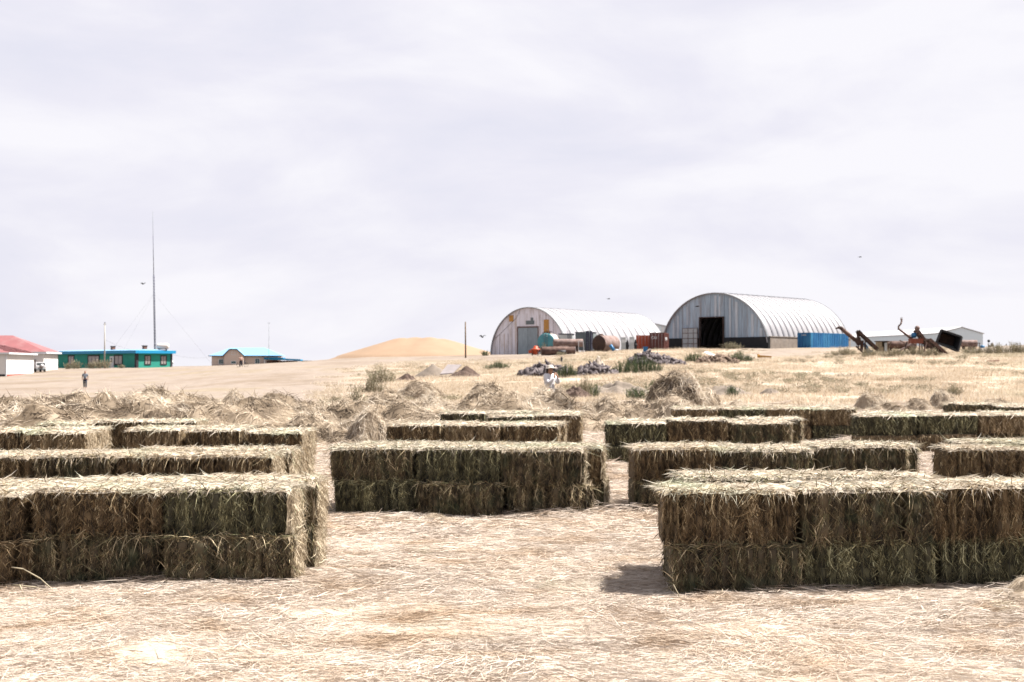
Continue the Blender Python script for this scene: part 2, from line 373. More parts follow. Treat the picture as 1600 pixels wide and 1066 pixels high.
# ------------------------------------------------------------------ ground
def axis_pts(fine_lo, fine_hi, step, grow, lo, hi):
    a = list(np.arange(fine_lo, fine_hi + 1e-6, step)); s = step
    while a[-1] < hi: s *= grow; a.append(a[-1] + s)
    s = step; b = [fine_lo]
    while b[-1] > lo: s *= grow; b.append(b[-1] - s)
    return np.array(b[:0:-1] + a)
gx = axis_pts(-9, 9, 0.12, 1.05, -2600, 2600); gy = axis_pts(6, 22, 0.12, 1.022, -40, 6000)
gy = gy[(gy > -60)]
XX, YY = np.meshgrid(gx, gy); ZZ = zg(XX, YY)
nx, ny = len(gx), len(gy)
ii = (np.arange(ny-1)[:, None]*nx + np.arange(nx-1)[None, :]).ravel()
gq = np.stack([ii, ii+1, ii+1+nx, ii+nx], 1)
def cover_fn(x, y):
    """0 bare tan dirt, 1 dry grass or straw"""
    px = 800 + 2000*x/np.maximum(y, 5)
    c = np.clip((px - 470 - (y-60)*.5 + 60*fbm(x/8, y/8, 0, 41, 3)) / 160, 0, 1)
    c = np.where(y < 52, 1.0, c)
    c = c * np.clip((205 - y - (px < 900)*20 + 12*fbm(x/6, y/6, 0, 43, 2)) / 25, 0, 1)
    # pale track in front of the right shed
    tr = np.exp(-((px - 1230 - (y-160)*0.6)/90)**2) * np.clip((y - 140)/18, 0, 1)
    return np.clip(c - tr*1.2, 0, 1)
CV = cover_fn(XX, YY)
gme = new_mesh('ground', np.stack([XX, YY, ZZ], -1).reshape(-1, 3), gq, smooth=True, rnd=CV.ravel())
gm = bpy.data.materials.new('ground'); gm.use_nodes = True; t = gm.node_tree; b = t.nodes['Principled BSDF']
b.inputs['Roughness'].default_value = .95; b.inputs['Specular IOR Level'].default_value = .1
geo = N(t, 'ShaderNodeNewGeometry'); at_ = N(t, 'ShaderNodeAttribute', attribute_name='rnd')
def gnoise(scale, stretch, det=6, rough=.6):
    m = N(t, 'ShaderNodeMapping'); m.inputs['Scale'].default_value = stretch; t.links.new(geo.outputs['Position'], m.inputs[0])
    n = N(t, 'ShaderNodeTexNoise'); n.inputs['Scale'].default_value = scale; n.inputs['Detail'].default_value = det; n.inputs['Roughness'].default_value = rough
    t.links.new(m.outputs[0], n.inputs['Vector']); return n.outputs[0]
dirt_r = ramp(t, [(.32, (.125,.096,.070)), (.44, (.165,.132,.106)), (.52, (.188,.156,.132)), (.60, (.170,.137,.100)), (.72, (.200,.165,.125))], gnoise(.09, (.7, .40, 1), 10, .66))
straw_r = ramp(t, [(.28, (.20,.15,.105)), (.40, (.29,.235,.18)), (.58, (.36,.30,.245)), (.8, (.385,.325,.27))], gnoise(2.2, (1, 2.2, 1), 9, .72))
mxg = N(t, 'ShaderNodeMix', data_type='RGBA'); t.links.new(at_.outputs['Fac'], mxg.inputs[0]); t.links.new(dirt_r.outputs[0], mxg.inputs[6]); t.links.new(straw_r.outputs[0], mxg.inputs[7])
spk = ramp(t, [(.40, (.74,.74,.74)), (.55, (1,1,1))], gnoise(.9, (1, .45, 1), 8, .7))
mul = N(t, 'ShaderNodeMix', data_type='RGBA', blend_type='MULTIPLY'); mul.inputs[0].default_value = .55
t.links.new(mxg.outputs[2], mul.inputs[6]); t.links.new(spk.outputs[0], mul.inputs[7])
t.links.new(mul.outputs[2], b.inputs['Base Color'])
bp = N(t, 'ShaderNodeBump'); bp.inputs['Strength'].default_value = .5; bp.inputs['Distance'].default_value = .05
t.links.new(gnoise(9, (1, 1.6, 1), 6, .7), bp.inputs['Height']); t.links.new(bp.outputs[0], b.inputs['Normal'])
gme.materials.append(gm)
struct(link('ground', gme))

# ------------------------------------------------------------------ stalks
def unit(v): return v / np.maximum(np.linalg.norm(v, axis=-1, keepdims=True), 1e-9)
def stalks(P, D, L, Wd, C, rg):
    """tapered, bent ribbons: P base, D direction, L length, Wd width, C sag vector. returns verts, quads, tris"""
    n = len(P); L = L[:, None]; side = unit(np.cross(D, rg.normal(size=(n, 3)))) * (Wd[:, None] / 2)
    m = P + D*L*.5 + C*L*.28; e = P + D*L + C*L
    V = np.stack([P-side, P+side, m-side*.9, m+side*.9, e], 1).reshape(-1, 3)
    b0 = np.arange(n)*5
    return V, np.stack([b0, b0+1, b0+3, b0+2], 1), np.stack([b0+2, b0+3, b0+4], 1)
def join(parts_):
    V, Q, T, A = [], [], [], []; o = 0
    for v, q, t_, a in parts_:
        V.append(v); A.append(a)
        if q is not None and len(q): Q.append(np.asarray(q)+o)
        if t_ is not None and len(t_): T.append(np.asarray(t_)+o)
        o += len(v)
    return np.concatenate(V), (np.concatenate(Q) if Q else None), (np.concatenate(T) if T else None), np.concatenate(A)
def strand_set(P, D, L, Wd, C, rg, rnd):
    v, q, t_ = stalks(P, D, L, Wd, C, rg); return v, q, t_, np.repeat(rnd, 5)
def grid_box(nx_, ny_, nz_, f):
    """closed box grid; f maps (u,v,w) in [0,1] arrays to xyz"""
    V = []; Q = []; o = 0
    for ax, side in ((0,0),(0,1),(1,0),(1,1),(2,0),(2,1)):
        dims = [(ny_, nz_), (nx_, nz_), (nx_, ny_)][ax]
        a, b_ = np.meshgrid(np.linspace(0,1,dims[0]+1), np.linspace(0,1,dims[1]+1), indexing='ij')
        s = np.full_like(a, side)
        uvw = [(s, a, b_), (a, s, b_), (a, b_, s)][ax]
        p = f(*uvw).reshape(-1, 3); V.append(p)
        k = (np.arange(dims[0])[:, None]*(dims[1]+1) + np.arange(dims[1])[None, :]).ravel()
        q = np.stack([k, k+dims[1]+1, k+dims[1]+2, k+1], 1) + o
        if (ax in (0, 2)) != (side == 1): q = q[:, ::-1]
        Q.append(q); o += len(p)
    return np.concatenate(V), np.concatenate(Q)

def face_stalks(n, L, Wd, H, rg, which, vert=.75, lift=.02, seg=(.025, .075), wd=.0045):
    """stalks tangled over one upright face of an L (x) by Wd (y) by H (z) block"""
    u = rg.random(n); h = rg.random(n)*H
    out = {'-y': (0,-1,0), '+y': (0,1,0), '-x': (-1,0,0), '+x': (1,0,0)}[which]; out = np.array(out, float)
    if which[1] == 'y':
        P = np.stack([(u-.5)*L, np.full(n, out[1]*Wd/2), h], 1); tang = np.array([1., 0, 0])
    else:
        P = np.stack([np.full(n, out[0]*L/2), (u-.5)*Wd, h], 1); tang = np.array([0, 1., 0])
    P = P + out*(rg.random((n, 1))*lift - .006 - .026*(np.abs(2*h/H-1)[:, None])**8)
    if which[1] == 'y': P = P - out*(.008*((2*u-1)**2))[:, None]*(1 if L < .2 else 0)
    a = rg.normal(size=n)*(1-vert)*1.6
    s = np.where(rg.random(n) < .5, 1, -1)
    s = np.where(h > H-.15, -1, s)
    D = unit(np.stack([np.zeros(n)]*3, 1) + tang*np.sin(a)[:, None] + np.array([0, 0, 1.])*(np.cos(a)*s)[:, None] + out*rg.normal(size=(n, 1))*.22)
    C = rg.normal(size=(n, 3))*.30 + out*.02
    tn = P[:, 0] if which[1] == 'y' else P[:, 1]
    cl_ = .5 + 1.25*fbm(tn*38 + L*7, P[:, 2]*4.5, 0, int(rg.integers(0, 999)), 3)
    return strand_set(P, D, rg.uniform(seg[0], seg[1], n)*np.where(rg.random(n) < .05, 2.0, 1), rg.uniform(.6, 1.4, n)*wd, C, rg, np.clip(.80*rg.beta(.8, 1.4, n)+.75*cl_-.26, 0, 1))

def make_flake(seed, t_=.088, w=.5, h=.37):
    rg = np.random.default_rng(seed)
    def f(u, v, z):
        x = (u-.5)*t_; y = (v-.5)*w; zz = z*h
        sgn = np.where(v < .5, -1, 1)
        edge = np.abs(v-.5)*2
        y = y*(1 - .05*(2*u-1)**4) + -sgn*edge**6*.032*np.abs(2*z-1)**8 + sgn*edge**6*(.030*(1-(2*u-1)**2)-.018) + sgn*edge**4*.045*fbm(u*1.6+seed*3.3, zz*13, sgn*3., seed, 3)
        x = x + (2*u-1)*.006*fbm(y*14, zz*16, seed, seed, 2)
        zz = zz*(1-.02*edge**6*0) + (2*z-1)*(.012*fbm(x*20+seed, y*8, 0, seed+5, 2) - .012*edge**8)
        return np.stack([x, y, zz], -1)
    V, Q = grid_box(3, 9, 9, f)
    A = np.clip(.26 + .30*fbm(V[:, 0]*16+seed*7, V[:, 2]*16, V[:, 1]*8, seed, 3), 0, .5)
    P = [(V, Q, None, A)]
    for fc, n in (('-y', 800), ('+y', 260)):
        P.append(face_stalks(n, t_*1.05, w, h, rg, fc, vert=.76, lift=.024, wd=.0044, seg=(.025, .085)))
    for fc in ('-x', '+x'): 
        q = face_stalks(150, t_, w*.98, h, rg, fc, vert=.55, lift=.016, wd=.005); P.append(q)
    # folded stalks along the seam above
    n = 40; p = np.stack([(rg.random(n)-.5)*t_*1.3, -w/2 + rg.uniform(-.02,.03,n), h + rg.uniform(-.03,.006,n)], 1)
    D = unit(np.stack([rg.normal(size=n), rg.uniform(-.5,.1,n), rg.normal(size=n)*.45], 1))
    P.append(strand_set(p, D, rg.uniform(.04,.13,n), rg.uniform(.003,.006,n), rg.normal(size=(n,3))*.25+np.array([0,0,-.35]), rg, np.clip(rg.beta(2,1.5,n),0,1)))
    V, Q, T, A = join(P)
    return new_mesh('flake', V, Q, T, [M_HAY], A)
M_HAYS = [M_HAY,
 stalk_mat('brown_hay', [(0.0, (.022,.016,.010)), (0.2, (.065,.046,.027)), (0.4, (.14,.098,.055)), (0.6, (.22,.155,.09)), (0.8, (.30,.23,.14)), (1.0, (.66,.54,.36))], .14),
 stalk_mat('green_hay', [(0.0, (.016,.016,.012)), (0.2, (.050,.046,.030)), (0.4, (.100,.095,.056)), (0.6, (.155,.145,.085)), (0.8, (.25,.235,.14)), (1.0, (.58,.56,.36))], .14),
 stalk_mat('pale_brown_hay', [(0.0, (.045,.032,.020)), (0.2, (.12,.085,.052)), (0.4, (.22,.165,.10)), (0.6, (.31,.235,.15)), (0.8, (.40,.32,.21)), (1.0, (.70,.58,.42))], .14)]
FLAKES = [make_flake(100+i) for i in range(8)]

def make_top(seed, L=1.0, w=.5, n=1500, wd=.005, drop=.045):
    rg = np.random.default_rng(seed)
    gxn, gyn = 26, 13
    a, b_ = np.meshgrid(np.linspace(-.5, .5, gxn), np.linspace(-.5, .5, gyn), indexing='ij')
    ez = np.maximum(np.abs(a)*2, np.abs(b_)*2)
    z = .020 + .022*fbm(a*9+seed, b_*5, 0, seed, 3) - .035*np.clip((np.abs(b_)*2-.86)/.14, 0, 1) - .02*np.clip((np.abs(a)*2-.95)/.05, 0, 1)
    V = np.stack([a*L*1.01, b_*w*1.05, z], -1).reshape(-1, 3)
    k = (np.arange(gxn-1)[:, None]*gyn + np.arange(gyn-1)[None, :]).ravel()
    Q = np.stack([k, k+gyn, k+gyn+1, k+1], 1)
    P = [(V, Q, None, np.clip(.42+.4*fbm(V[:,0]*12, V[:,1]*12, 0, seed, 3), .05, .95))]
    p = np.stack([(rg.random(n)-.5)*L*1.02, (rg.random(n)-.5)*w*1.02, rg.uniform(-.005, .03, n)], 1)
    ang = rg.normal(size=n)*.75 + .2; ang = np.where(rg.random(n) < .5, ang, ang+math.pi)
    D = unit(np.stack([np.cos(ang), np.sin(ang), rg.uniform(0, 1, n)**2*.42-.02], 1))
    P.append(strand_set(p, D, rg.uniform(.05, .17, n), rg.uniform(.6, 1.4, n)*wd, rg.normal(size=(n,3))*.16+np.array([.05,0,-.18]), rg, rg.beta(2.2,1.6,n)))
    for sy, m in ((-1, n//6), (1, n//10)):      # overhanging fringe
        p = np.stack([(rg.random(m)-.5)*L*1.02, sy*(w/2 - rg.uniform(0, .05, m)), rg.uniform(-.02, .03, m)], 1)
        D = unit(np.stack([rg.normal(size=m)*.8, sy*rg.uniform(.2, 1, m), rg.uniform(-.35, .4, m)], 1))
        P.append(strand_set(p, D, rg.uniform(.03, .11, m), rg.uniform(.6, 1.4, m)*wd, rg.normal(size=(m,3))*.15+np.array([0,0,-.55]), rg, np.clip(rg.beta(1.6,1.8,m),0,1)))
    V, Q, T, A = join(P)
    return new_mesh('loose_top_hay', V, Q, T, [M_TOP], A)
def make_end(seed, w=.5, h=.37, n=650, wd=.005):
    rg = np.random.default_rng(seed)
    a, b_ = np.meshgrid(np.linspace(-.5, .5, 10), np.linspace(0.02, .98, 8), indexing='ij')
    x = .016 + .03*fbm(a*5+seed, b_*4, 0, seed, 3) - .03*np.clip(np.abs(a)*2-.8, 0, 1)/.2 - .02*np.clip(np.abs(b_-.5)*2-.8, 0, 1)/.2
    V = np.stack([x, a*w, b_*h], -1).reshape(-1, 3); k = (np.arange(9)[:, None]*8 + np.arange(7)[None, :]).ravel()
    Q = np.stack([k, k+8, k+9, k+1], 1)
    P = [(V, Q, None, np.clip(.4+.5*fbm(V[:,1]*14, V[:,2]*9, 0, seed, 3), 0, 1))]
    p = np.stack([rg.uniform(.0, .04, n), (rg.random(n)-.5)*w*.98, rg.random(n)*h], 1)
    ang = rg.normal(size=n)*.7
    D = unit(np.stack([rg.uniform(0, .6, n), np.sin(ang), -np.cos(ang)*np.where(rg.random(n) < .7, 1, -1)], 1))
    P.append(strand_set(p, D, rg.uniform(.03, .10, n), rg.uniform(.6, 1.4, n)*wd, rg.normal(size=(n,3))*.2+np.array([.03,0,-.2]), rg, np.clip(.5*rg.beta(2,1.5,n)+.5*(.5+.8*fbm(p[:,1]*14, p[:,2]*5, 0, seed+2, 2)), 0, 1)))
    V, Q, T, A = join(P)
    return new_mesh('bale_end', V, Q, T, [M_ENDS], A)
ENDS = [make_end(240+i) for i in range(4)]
TOPS = [make_top(200+i) for i in range(4)]
TOPS_FAR = [make_top(220+i, n=700, wd=.010) for i in range(3)]

def make_far_bale(seed, L=1.0, w=.5, h=.37):
    rg = np.random.default_rng(seed)
    nf = 11
    def f(u, v, z):
        x = (u-.5)*L; y = (v-.5)*w; zz = z*h
        sgn = np.where(v < .5, -1, 1); edge = np.abs(v-.5)*2
        rid = np.abs(np.sin(u*nf*math.pi))
        y = y + -sgn*edge**6*.03*np.abs(2*z-1)**8 + sgn*edge**6*(-.024+.030*rid + .02*fbm(u*14+seed, zz*8, sgn, seed, 3))
        x = x + (2*u-1)*np.abs(2*u-1)**8*.02*fbm(y*8, zz*8, seed, seed, 2)
        zz = zz + (2*z-1)*(.010*fbm(x*6+seed, y*6, 0, seed+5, 2) - .02*edge**8 - .03*np.abs(2*u-1)**14)
        return np.stack([x, y, zz], -1)
    V, Q = grid_box(44, 6, 6, f)
    A = np.clip(.27 + .35*fbm(V[:, 0]*14+seed*7, V[:, 2]*10, V[:, 1]*8, seed, 3), 0, .5)
    P = [(V, Q, None, A)]
    for fc, n in (('-y', 1700), ('+y', 400), ('-x', 260), ('+x', 260)):
        P.append(face_stalks(n, L, w, h, rg, fc, vert=.74, lift=.022, seg=(.04, .11), wd=.0075))
    V, Q, T, A = join(P)
    return new_mesh('hay_bale', V, Q, T, [M_HAY], A)
FARB = [make_far_bale(300+i) for i in range(5)]

# ------------------------------------------------------------------ bale stacks
ORD = ['first', 'second', 'third', 'fourth', 'fifth', 'sixth']
def bale(loc, L, rz, kind, top, label, group, hs=1.0, ends=(), tint=0):
    if kind == 'near':
        r = thing('hay_bale', label, 'hay bale', loc, rz, group)
        nf = random.choice((9, 10, 11)); ws = [random.uniform(.6, 1.5) for _ in range(nf)]; tw = sum(ws); acc = 0
        for i in range(nf):
            step = ws[i]/tw*L; cx_ = acc + step/2 - L/2; acc += step
            o = link('flake', random.choice(FLAKES), r)
            o.location = (cx_, random.gauss(0, .011) + (.030 if i in (0, nf-1) else 0), random.uniform(-.003, .003))
            o.scale = (step/.088*random.uniform(.89, .97)*random.choice((-1, 1)), random.uniform(.985, 1.015), hs*random.uniform(.985, 1.005))
            o.rotation_euler = (random.gauss(0, .014), random.gauss(0, .030), random.gauss(0, .05))
            if tint: o.material_slots[0].link = 'OBJECT'; o.material_slots[0].material = M_HAYS[tint]
            if o.scale[0] < 0: o.scale[0] = -o.scale[0]
        tops = TOPS
    else:
        r = link('hay_bale', random.choice(FARB), None, loc, rz); r.scale = (L-.03, 1, hs)
        if tint: r.material_slots[0].link = 'OBJECT'; r.material_slots[0].material = M_HAYS[tint]
        tag(r, label, 'hay bale', group); tops = TOPS_FAR
    if top:
        tp = link('loose_top_hay', random.choice(tops), r)
        tp.location = (0, 0, (.355 if kind != 'near' else .355*hs)); 
        if kind == 'near': tp.scale = (L, 1.04, 1)
        else: tp.scale = (1, 1.04, 1)
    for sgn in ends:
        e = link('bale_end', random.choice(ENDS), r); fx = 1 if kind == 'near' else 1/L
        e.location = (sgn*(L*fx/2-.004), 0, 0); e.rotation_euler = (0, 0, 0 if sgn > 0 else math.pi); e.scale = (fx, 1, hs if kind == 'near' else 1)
    return r
def stack(desc, x0, D, n, L, kind='near', layers=2, depth=2, rz=0.0, hs=1.0, back_shift=0.0, from_left=True, skip=(), low_shift=0.0, jit=.015, tints=(0, 0, 1, 2)):
    """x0 = world x of the left end, D = distance of the front face"""
    g = 'bales of the ' + desc; hs *= 1.055
    M = Matrix.Translation((x0, D, 0)) @ Matrix.Rotation(rz, 4, 'Z')
    for ly in range(layers):
        for row in range(depth):
            for i in range(n):
                if (ly, row, i) in skip: continue
                lx = (i+.5)*L + (back_shift if row else 0) + (low_shift if ly == 0 else 0) + random.gauss(0, jit)
                p = M @ Vector((lx, .25 + row*.50 + random.gauss(0, .026), 0))
                gz = zq(p.x, p.y) - .012
                hb_ = hs*(1 + (.075*(random.random()-.5) if ly == layers-1 else 0)); h = .37*hs
                ends = [s_ for s_, ok in ((1, i == n-1),) if ok]  # pale sunlit-toned end only on the right; shaded left ends keep the dark hay
                z = gz + ly*h*1.0
                side = 'left' if i < (n+1)//2 else 'right'
                idx = ORD[i] if side == 'left' else ORD[n-1-i]
                words = '%s %s hay bale, %s from %s end, %s' % ('upper' if ly else 'lower', 'front' if row == 0 else 'rear', idx, side, desc)
                o_b = bale((p.x, p.y, z), L-.052, rz + random.gauss(0, .012), kind, ly == layers-1, words, g, hb_, ends, random.choice(tints)); o_b.rotation_euler[1] = random.gauss(0, .008)
stack('big stack nearest on the left', -6.84, 9.86, 5, 1.035, hs=.93, from_left=False, back_shift=.08)
stack('big stack nearest on the right', 1.127, 9.72, 5, 1.035, hs=1.01, low_shift=.04, back_shift=.21)
stack('dark central stack behind the open ground', -2.09, 14.6, 3, .975, hs=1.0, back_shift=.24, low_shift=.06)
stack('long stack just behind the nearest right one', 1.38, 14.9, 3, 1.08, hs=1.0, back_shift=.26)
stack('stack at the right edge, second row', 5.07, 15.0, 3, 1.05, hs=1.0, back_shift=.35)
stack('brownish stack just behind the nearest left one', -5.93, 13.5, 4, .862, tints=(1, 1, 0), hs=1.0, back_shift=.10)
stack('left edge stack with bright end face', -9.25, 17.6, 4, .86, tints=(1, 3, 1), kind='far', hs=1.02)
stack('left stack in the third row', -5.60, 18.5, 3, .86, tints=(3, 1, 1), kind='far', rz=.0, back_shift=.03)
stack('left stack beneath the big loose heap', -7.9, 21.2, 3, .90, tints=(1, 3), kind='far')
stack('middle stack behind the central one', -2.07, 20.9, 3, .95, tints=(1, 3, 1), kind='far', back_shift=.15)
stack('greenish stack before the white-shirted person', -1.45, 25.6, 3, .96, tints=(2, 3), kind='far')
stack('right-of-centre stack in the third row', 1.63, 22.3, 3, 1.09, kind='far', back_shift=.28)
stack('pale greenish stack at the right, farthest', 3.6, 28.6, 4, 1.03, tints=(3, 2), kind='far', back_shift=.05)
stack('dark right stack in the fourth row', 6.66, 24.8, 4, 1.20, tints=(0, 3, 2), kind='far', back_shift=.30)
stack('thin stack glimpsed at the far right edge', 10.7, 31.0, 4, 1.0, kind='far')

# ------------------------------------------------------------------ scattering with geometry nodes (uncountable cover only)
def scatter(name, P, rot, scl, idx, meshes, label=None):
    src = bpy.data.collections.new(name + '_sources')
    for i, me in enumerate(meshes):
        o = bpy.data.objects.new('%s_source_%02d' % (name, i), me); src.objects.link(o)
    me = bpy.data.meshes.new(name); me.vertices.add(len(P)); me.vertices.foreach_set('co', np.asarray(P, np.float32).ravel())
    for nm, ty, dat, key in (('rot', 'FLOAT_VECTOR', rot, 'vector'), ('scl', 'FLOAT_VECTOR', scl, 'vector'), ('idx', 'INT', idx, 'value')):
        a = me.attributes.new(nm, ty, 'POINT'); a.data.foreach_set(key, np.asarray(dat, np.int32 if ty == 'INT' else np.float32).ravel())
    o = link(name, me); o['kind'] = 'stuff'
    if label: o['label'] = label
    g = bpy.data.node_groups.new(name, 'GeometryNodeTree')
    g.interface.new_socket('Geometry', in_out='INPUT', socket_type='NodeSocketGeometry')
    g.interface.new_socket('Geometry', in_out='OUTPUT', socket_type='NodeSocketGeometry')
    gi, go = N(g, 'NodeGroupInput'), N(g, 'NodeGroupOutput')
    ci = N(g, 'GeometryNodeCollectionInfo'); ci.inputs['Collection'].default_value = src
    ci.inputs['Separate Children'].default_value = True; ci.inputs['Reset Children'].default_value = True
    ip = N(g, 'GeometryNodeInstanceOnPoints'); ip.inputs['Pick Instance'].default_value = True
    def nat(nm, ty):
        n = N(g, 'GeometryNodeInputNamedAttribute', data_type=ty); n.inputs['Name'].default_value = nm
        return [s for s in n.outputs if s.enabled][0]
    g.links.new(gi.outputs[0], ip.inputs['Points']); g.links.new(ci.outputs[0], ip.inputs['Instance'])
    g.links.new(nat('idx', 'INT'), ip.inputs['Instance Index']); g.links.new(nat('rot', 'FLOAT_VECTOR'), ip.inputs['Rotation'])
    g.links.new(nat('scl', 'FLOAT_VECTOR'), ip.inputs['Scale']); g.links.new(ip.outputs[0], go.inputs[0])
    md = o.modifiers.new('scatter', 'NODES'); md.node_group = g
    return o
def straw_patch(seed, R_=.5, n=1150, wd=.0028, lmin=.05, lmax=.17, up=.07):
    rg = np.random.default_rng(seed)
    r = R_*np.sqrt(rg.random(n)); th = rg.random(n)*2*math.pi
    p = np.stack([r*np.cos(th), r*np.sin(th), rg.uniform(-.012, .022, n)], 1)
    ang = rg.normal(size=n)*.7; ang = np.where(rg.random(n) < .5, ang, ang+math.pi)
    D = unit(np.stack([np.cos(ang), np.sin(ang), rg.uniform(-.03, 1, n)**2*up*2], 1))
    V, Q, T, A = join([strand_set(p, D, rg.uniform(lmin, lmax, n)*np.where(rg.random(n) < .04, 1.9, 1), rg.uniform(.6, 1.5, n)*wd, rg.normal(size=(n,3))*.12+np.array([0,0,-.1]), rg, rg.beta(2.0,1.3,n))])
    return new_mesh('straw_patch', V, Q, T, [M_STRAW], A)
rg = np.random.default_rng(11)
P = []
for (y0, y1, sp, sc) in ((5.8, 13, .40, 1.0), (13, 24, .58, 1.35), (24, 52, 1.05, 2.3)):
    y = y0
    while y < y1:
        hw = y*.44 + 1.2
        x = -hw
        while x < hw:
            P.append((x + rg.uniform(-.5, .5)*sp, y + rg.uniform(-.5, .5)*sp, sc)); x += sp
        y += sp*.8
P = np.array(P)
n = len(P); Pz = zg(P[:, 0], P[:, 1])
dens = fbm(P[:, 0]/1.2, P[:, 1]/.8, 0, 71, 3)
keep = dens > -.9
P, Pz, dens = P[keep], Pz[keep], dens[keep]; n = len(P)
scatter('ground_straw', np.stack([P[:,0], P[:,1], Pz + .004], 1), np.stack([rg.normal(size=n)*.05, rg.normal(size=n)*.05, rg.normal(size=n)*.45 + (rg.random(n) < .5)*math.pi], 1),
        np.stack([P[:,2]*rg.uniform(.8,1.3,n)]*2 + [P[:,2]*rg.uniform(.4,1.2,n)*(1+1.0*np.clip(dens,0,1))], 1), rg.integers(0, 6, n), [straw_patch(400+i) for i in range(6)],
        'pale dry cut straw strewn over the ground')

def grass_patch(seed, R_=1.1, n=300, h=.24, wd=.016):
    rg = np.random.default_rng(seed)
    r = R_*np.sqrt(rg.random(n)); th = rg.random(n)*2*math.pi
    p = np.stack([r*np.cos(th), r*np.sin(th), np.full(n, -.02)], 1)
    D = unit(np.stack([rg.normal(size=n)*.38+.15, rg.normal(size=n)*.38, np.ones(n)], 1))
    V, Q, T, A = join([strand_set(p, D, rg.uniform(.4, 1.3, n)*h, rg.uniform(.6, 1.4, n)*wd, rg.normal(size=(n,3))*.2+np.array([.1,0,-.15]), rg, rg.random(n))])
    return new_mesh('grass_patch', V, Q, T, [M_GRASS], A)
P = []
y = 46.0
while y < 205:
    sp = 1.35 if y < 90 else 1.8
    hw = y*.43 + 3; xs = np.arange(-hw, hw, sp); xs = xs + rg.uniform(-.5, .5, len(xs))*sp; ys = y + rg.uniform(-.5, .5, len(xs))*sp
    P.append(np.stack([xs, ys, np.full(len(xs), sp/1.35)], 1)); y += sp*.9
P = np.concatenate(P)
cv = cover_fn(P[:,0], P[:,1]); px_ = 800+2000*P[:,0]/P[:,1]
cv = np.where((P[:,1] < 56) & (px_ < 440), 0, cv)
cl = fbm(P[:,0]/5, P[:,1]/5, 0, 81, 3)
keep = rg.random(len(P)) < np.clip(cv*1.1, 0, 1)*np.clip(.78+1.2*cl, .15, 1)
P = P[keep]; cl = cl[keep]; n = len(P)
scatter('field_grass', np.stack([P[:,0], P[:,1], zg(P[:,0], P[:,1])], 1), np.stack([np.zeros(n), np.zeros(n), rg.uniform(0, 6.28, n)], 1),
        np.stack([P[:,2]]*2 + [rg.uniform(.55, 1.15, n)*(1+.6*cl)*(1+P[:,1]/400)], 1), rg.integers(0, 5, n), [grass_patch(500+i) for i in range(5)],
        'golden dry grass of the rough field')

# ------------------------------------------------------------------ loose hay heaps
def heap_mesh(seed, n=4200, big=None, wd=.012, lump=.30, mat_=None, name='hay_heap', lmin=.12, lmax=.5, hollow=0.0):
    """unit heap: radius 1, height 1 (before scaling); stalks follow the swirls"""
    rg = np.random.default_rng(seed); G = 44
    lobes = [(rg.uniform(-.25, .25), rg.uniform(-.2, .2), .62, 1.0)]
    if big: lobes = list(big)
    for _ in range(9):
        a_, d_ = rg.uniform(0, 6.28), rg.uniform(.25, .8); lobes.append((d_*math.cos(a_), d_*math.sin(a_), rg.uniform(.22, .48), rg.uniform(.30, 1.0)*(1.1-d_*.8)))
    a, b_ = np.meshgrid(np.linspace(-1.15, 1.15, G), np.linspace(-1.15, 1.15, G), indexing='ij')
    def H(x, y):
        r = np.sqrt(x*x + y*y) * (1 + .22*fbm(np.arctan2(y, x)*1.2+seed, 0*x, 0, seed, 2))
        base = 0*x
        for (lx_, ly_, lr, lh) in lobes:
            q = ((x-lx_)**2 + (y-ly_)**2)/lr**2
            base = np.maximum(base, lh*np.clip(1 - q, 0, 1)**.5)
        base = np.maximum(base, .34*np.clip(1 - r**2.2, 0, 1)**.7)
        return base*(.86 + lump*1.2*fbm(x*2.6+seed, y*2.6, 0, seed+3, 3)) + .22*fbm(x*5, y*5, 0, seed+9, 2)*np.clip(1.2-r, 0, 1) - .06*np.clip(r-.9, 0, 1)
    Z = H(a, b_)
    V = np.stack([a, b_, Z], -1).reshape(-1, 3)
    k = (np.arange(G-1)[:, None]*G + np.arange(G-1)[None, :]).ravel()
    Q = np.stack([k, k+G, k+G+1, k+1], 1)
    rr = np.sqrt(V[:,0]**2+V[:,1]**2); Q = Q[(rr[Q].min(1) < 1.1)]
    A0 = np.clip(.30+.5*fbm(V[:,0]*6, V[:,1]*6, 0, seed, 3), 0, .7)
    P_ = [(V, Q, None, A0)]
    r = 1.04*np.sqrt(rg.random(n)); th = rg.random(n)*2*math.pi; x, y = r*np.cos(th), r*np.sin(th)
    e = .03; z = H(x, y); dzx = (H(x+e, y)-z)/e; dzy = (H(x, y+e)-z)/e
    ang = 5*fbm(x*2.4+5, y*2.4, 0, seed+20, 2) + rg.normal(size=n)*.6 + .5
    ang = np.where(rg.random(n) < .5, ang, ang+math.pi)
    D = unit(np.stack([np.cos(ang), np.sin(ang), np.cos(ang)*dzx+np.sin(ang)*dzy + rg.uniform(-.1, .7, n)], 1))
    shade = np.clip(.55*rg.beta(2.2, 1.4, n) + .34 + 1.5*fbm(x*3.2+2, y*3.2, 0, seed+31, 3) - .1, 0, 1)
    P_.append(strand_set(np.stack([x, y, z + rg.uniform(-.02, .05, n)], 1), D, rg.uniform(lmin, lmax, n)*.6, rg.uniform(.6, 1.4, n)*wd, rg.normal(size=(n,3))*.18+np.array([0,0,-.28]), rg, shade))
    V, Q, T, A = join(P_)
    return new_mesh(name, V, Q, T, [mat_ or M_HEAP], A, smooth=False)
HEAPS = [heap_mesh(600+i) for i in range(7)]
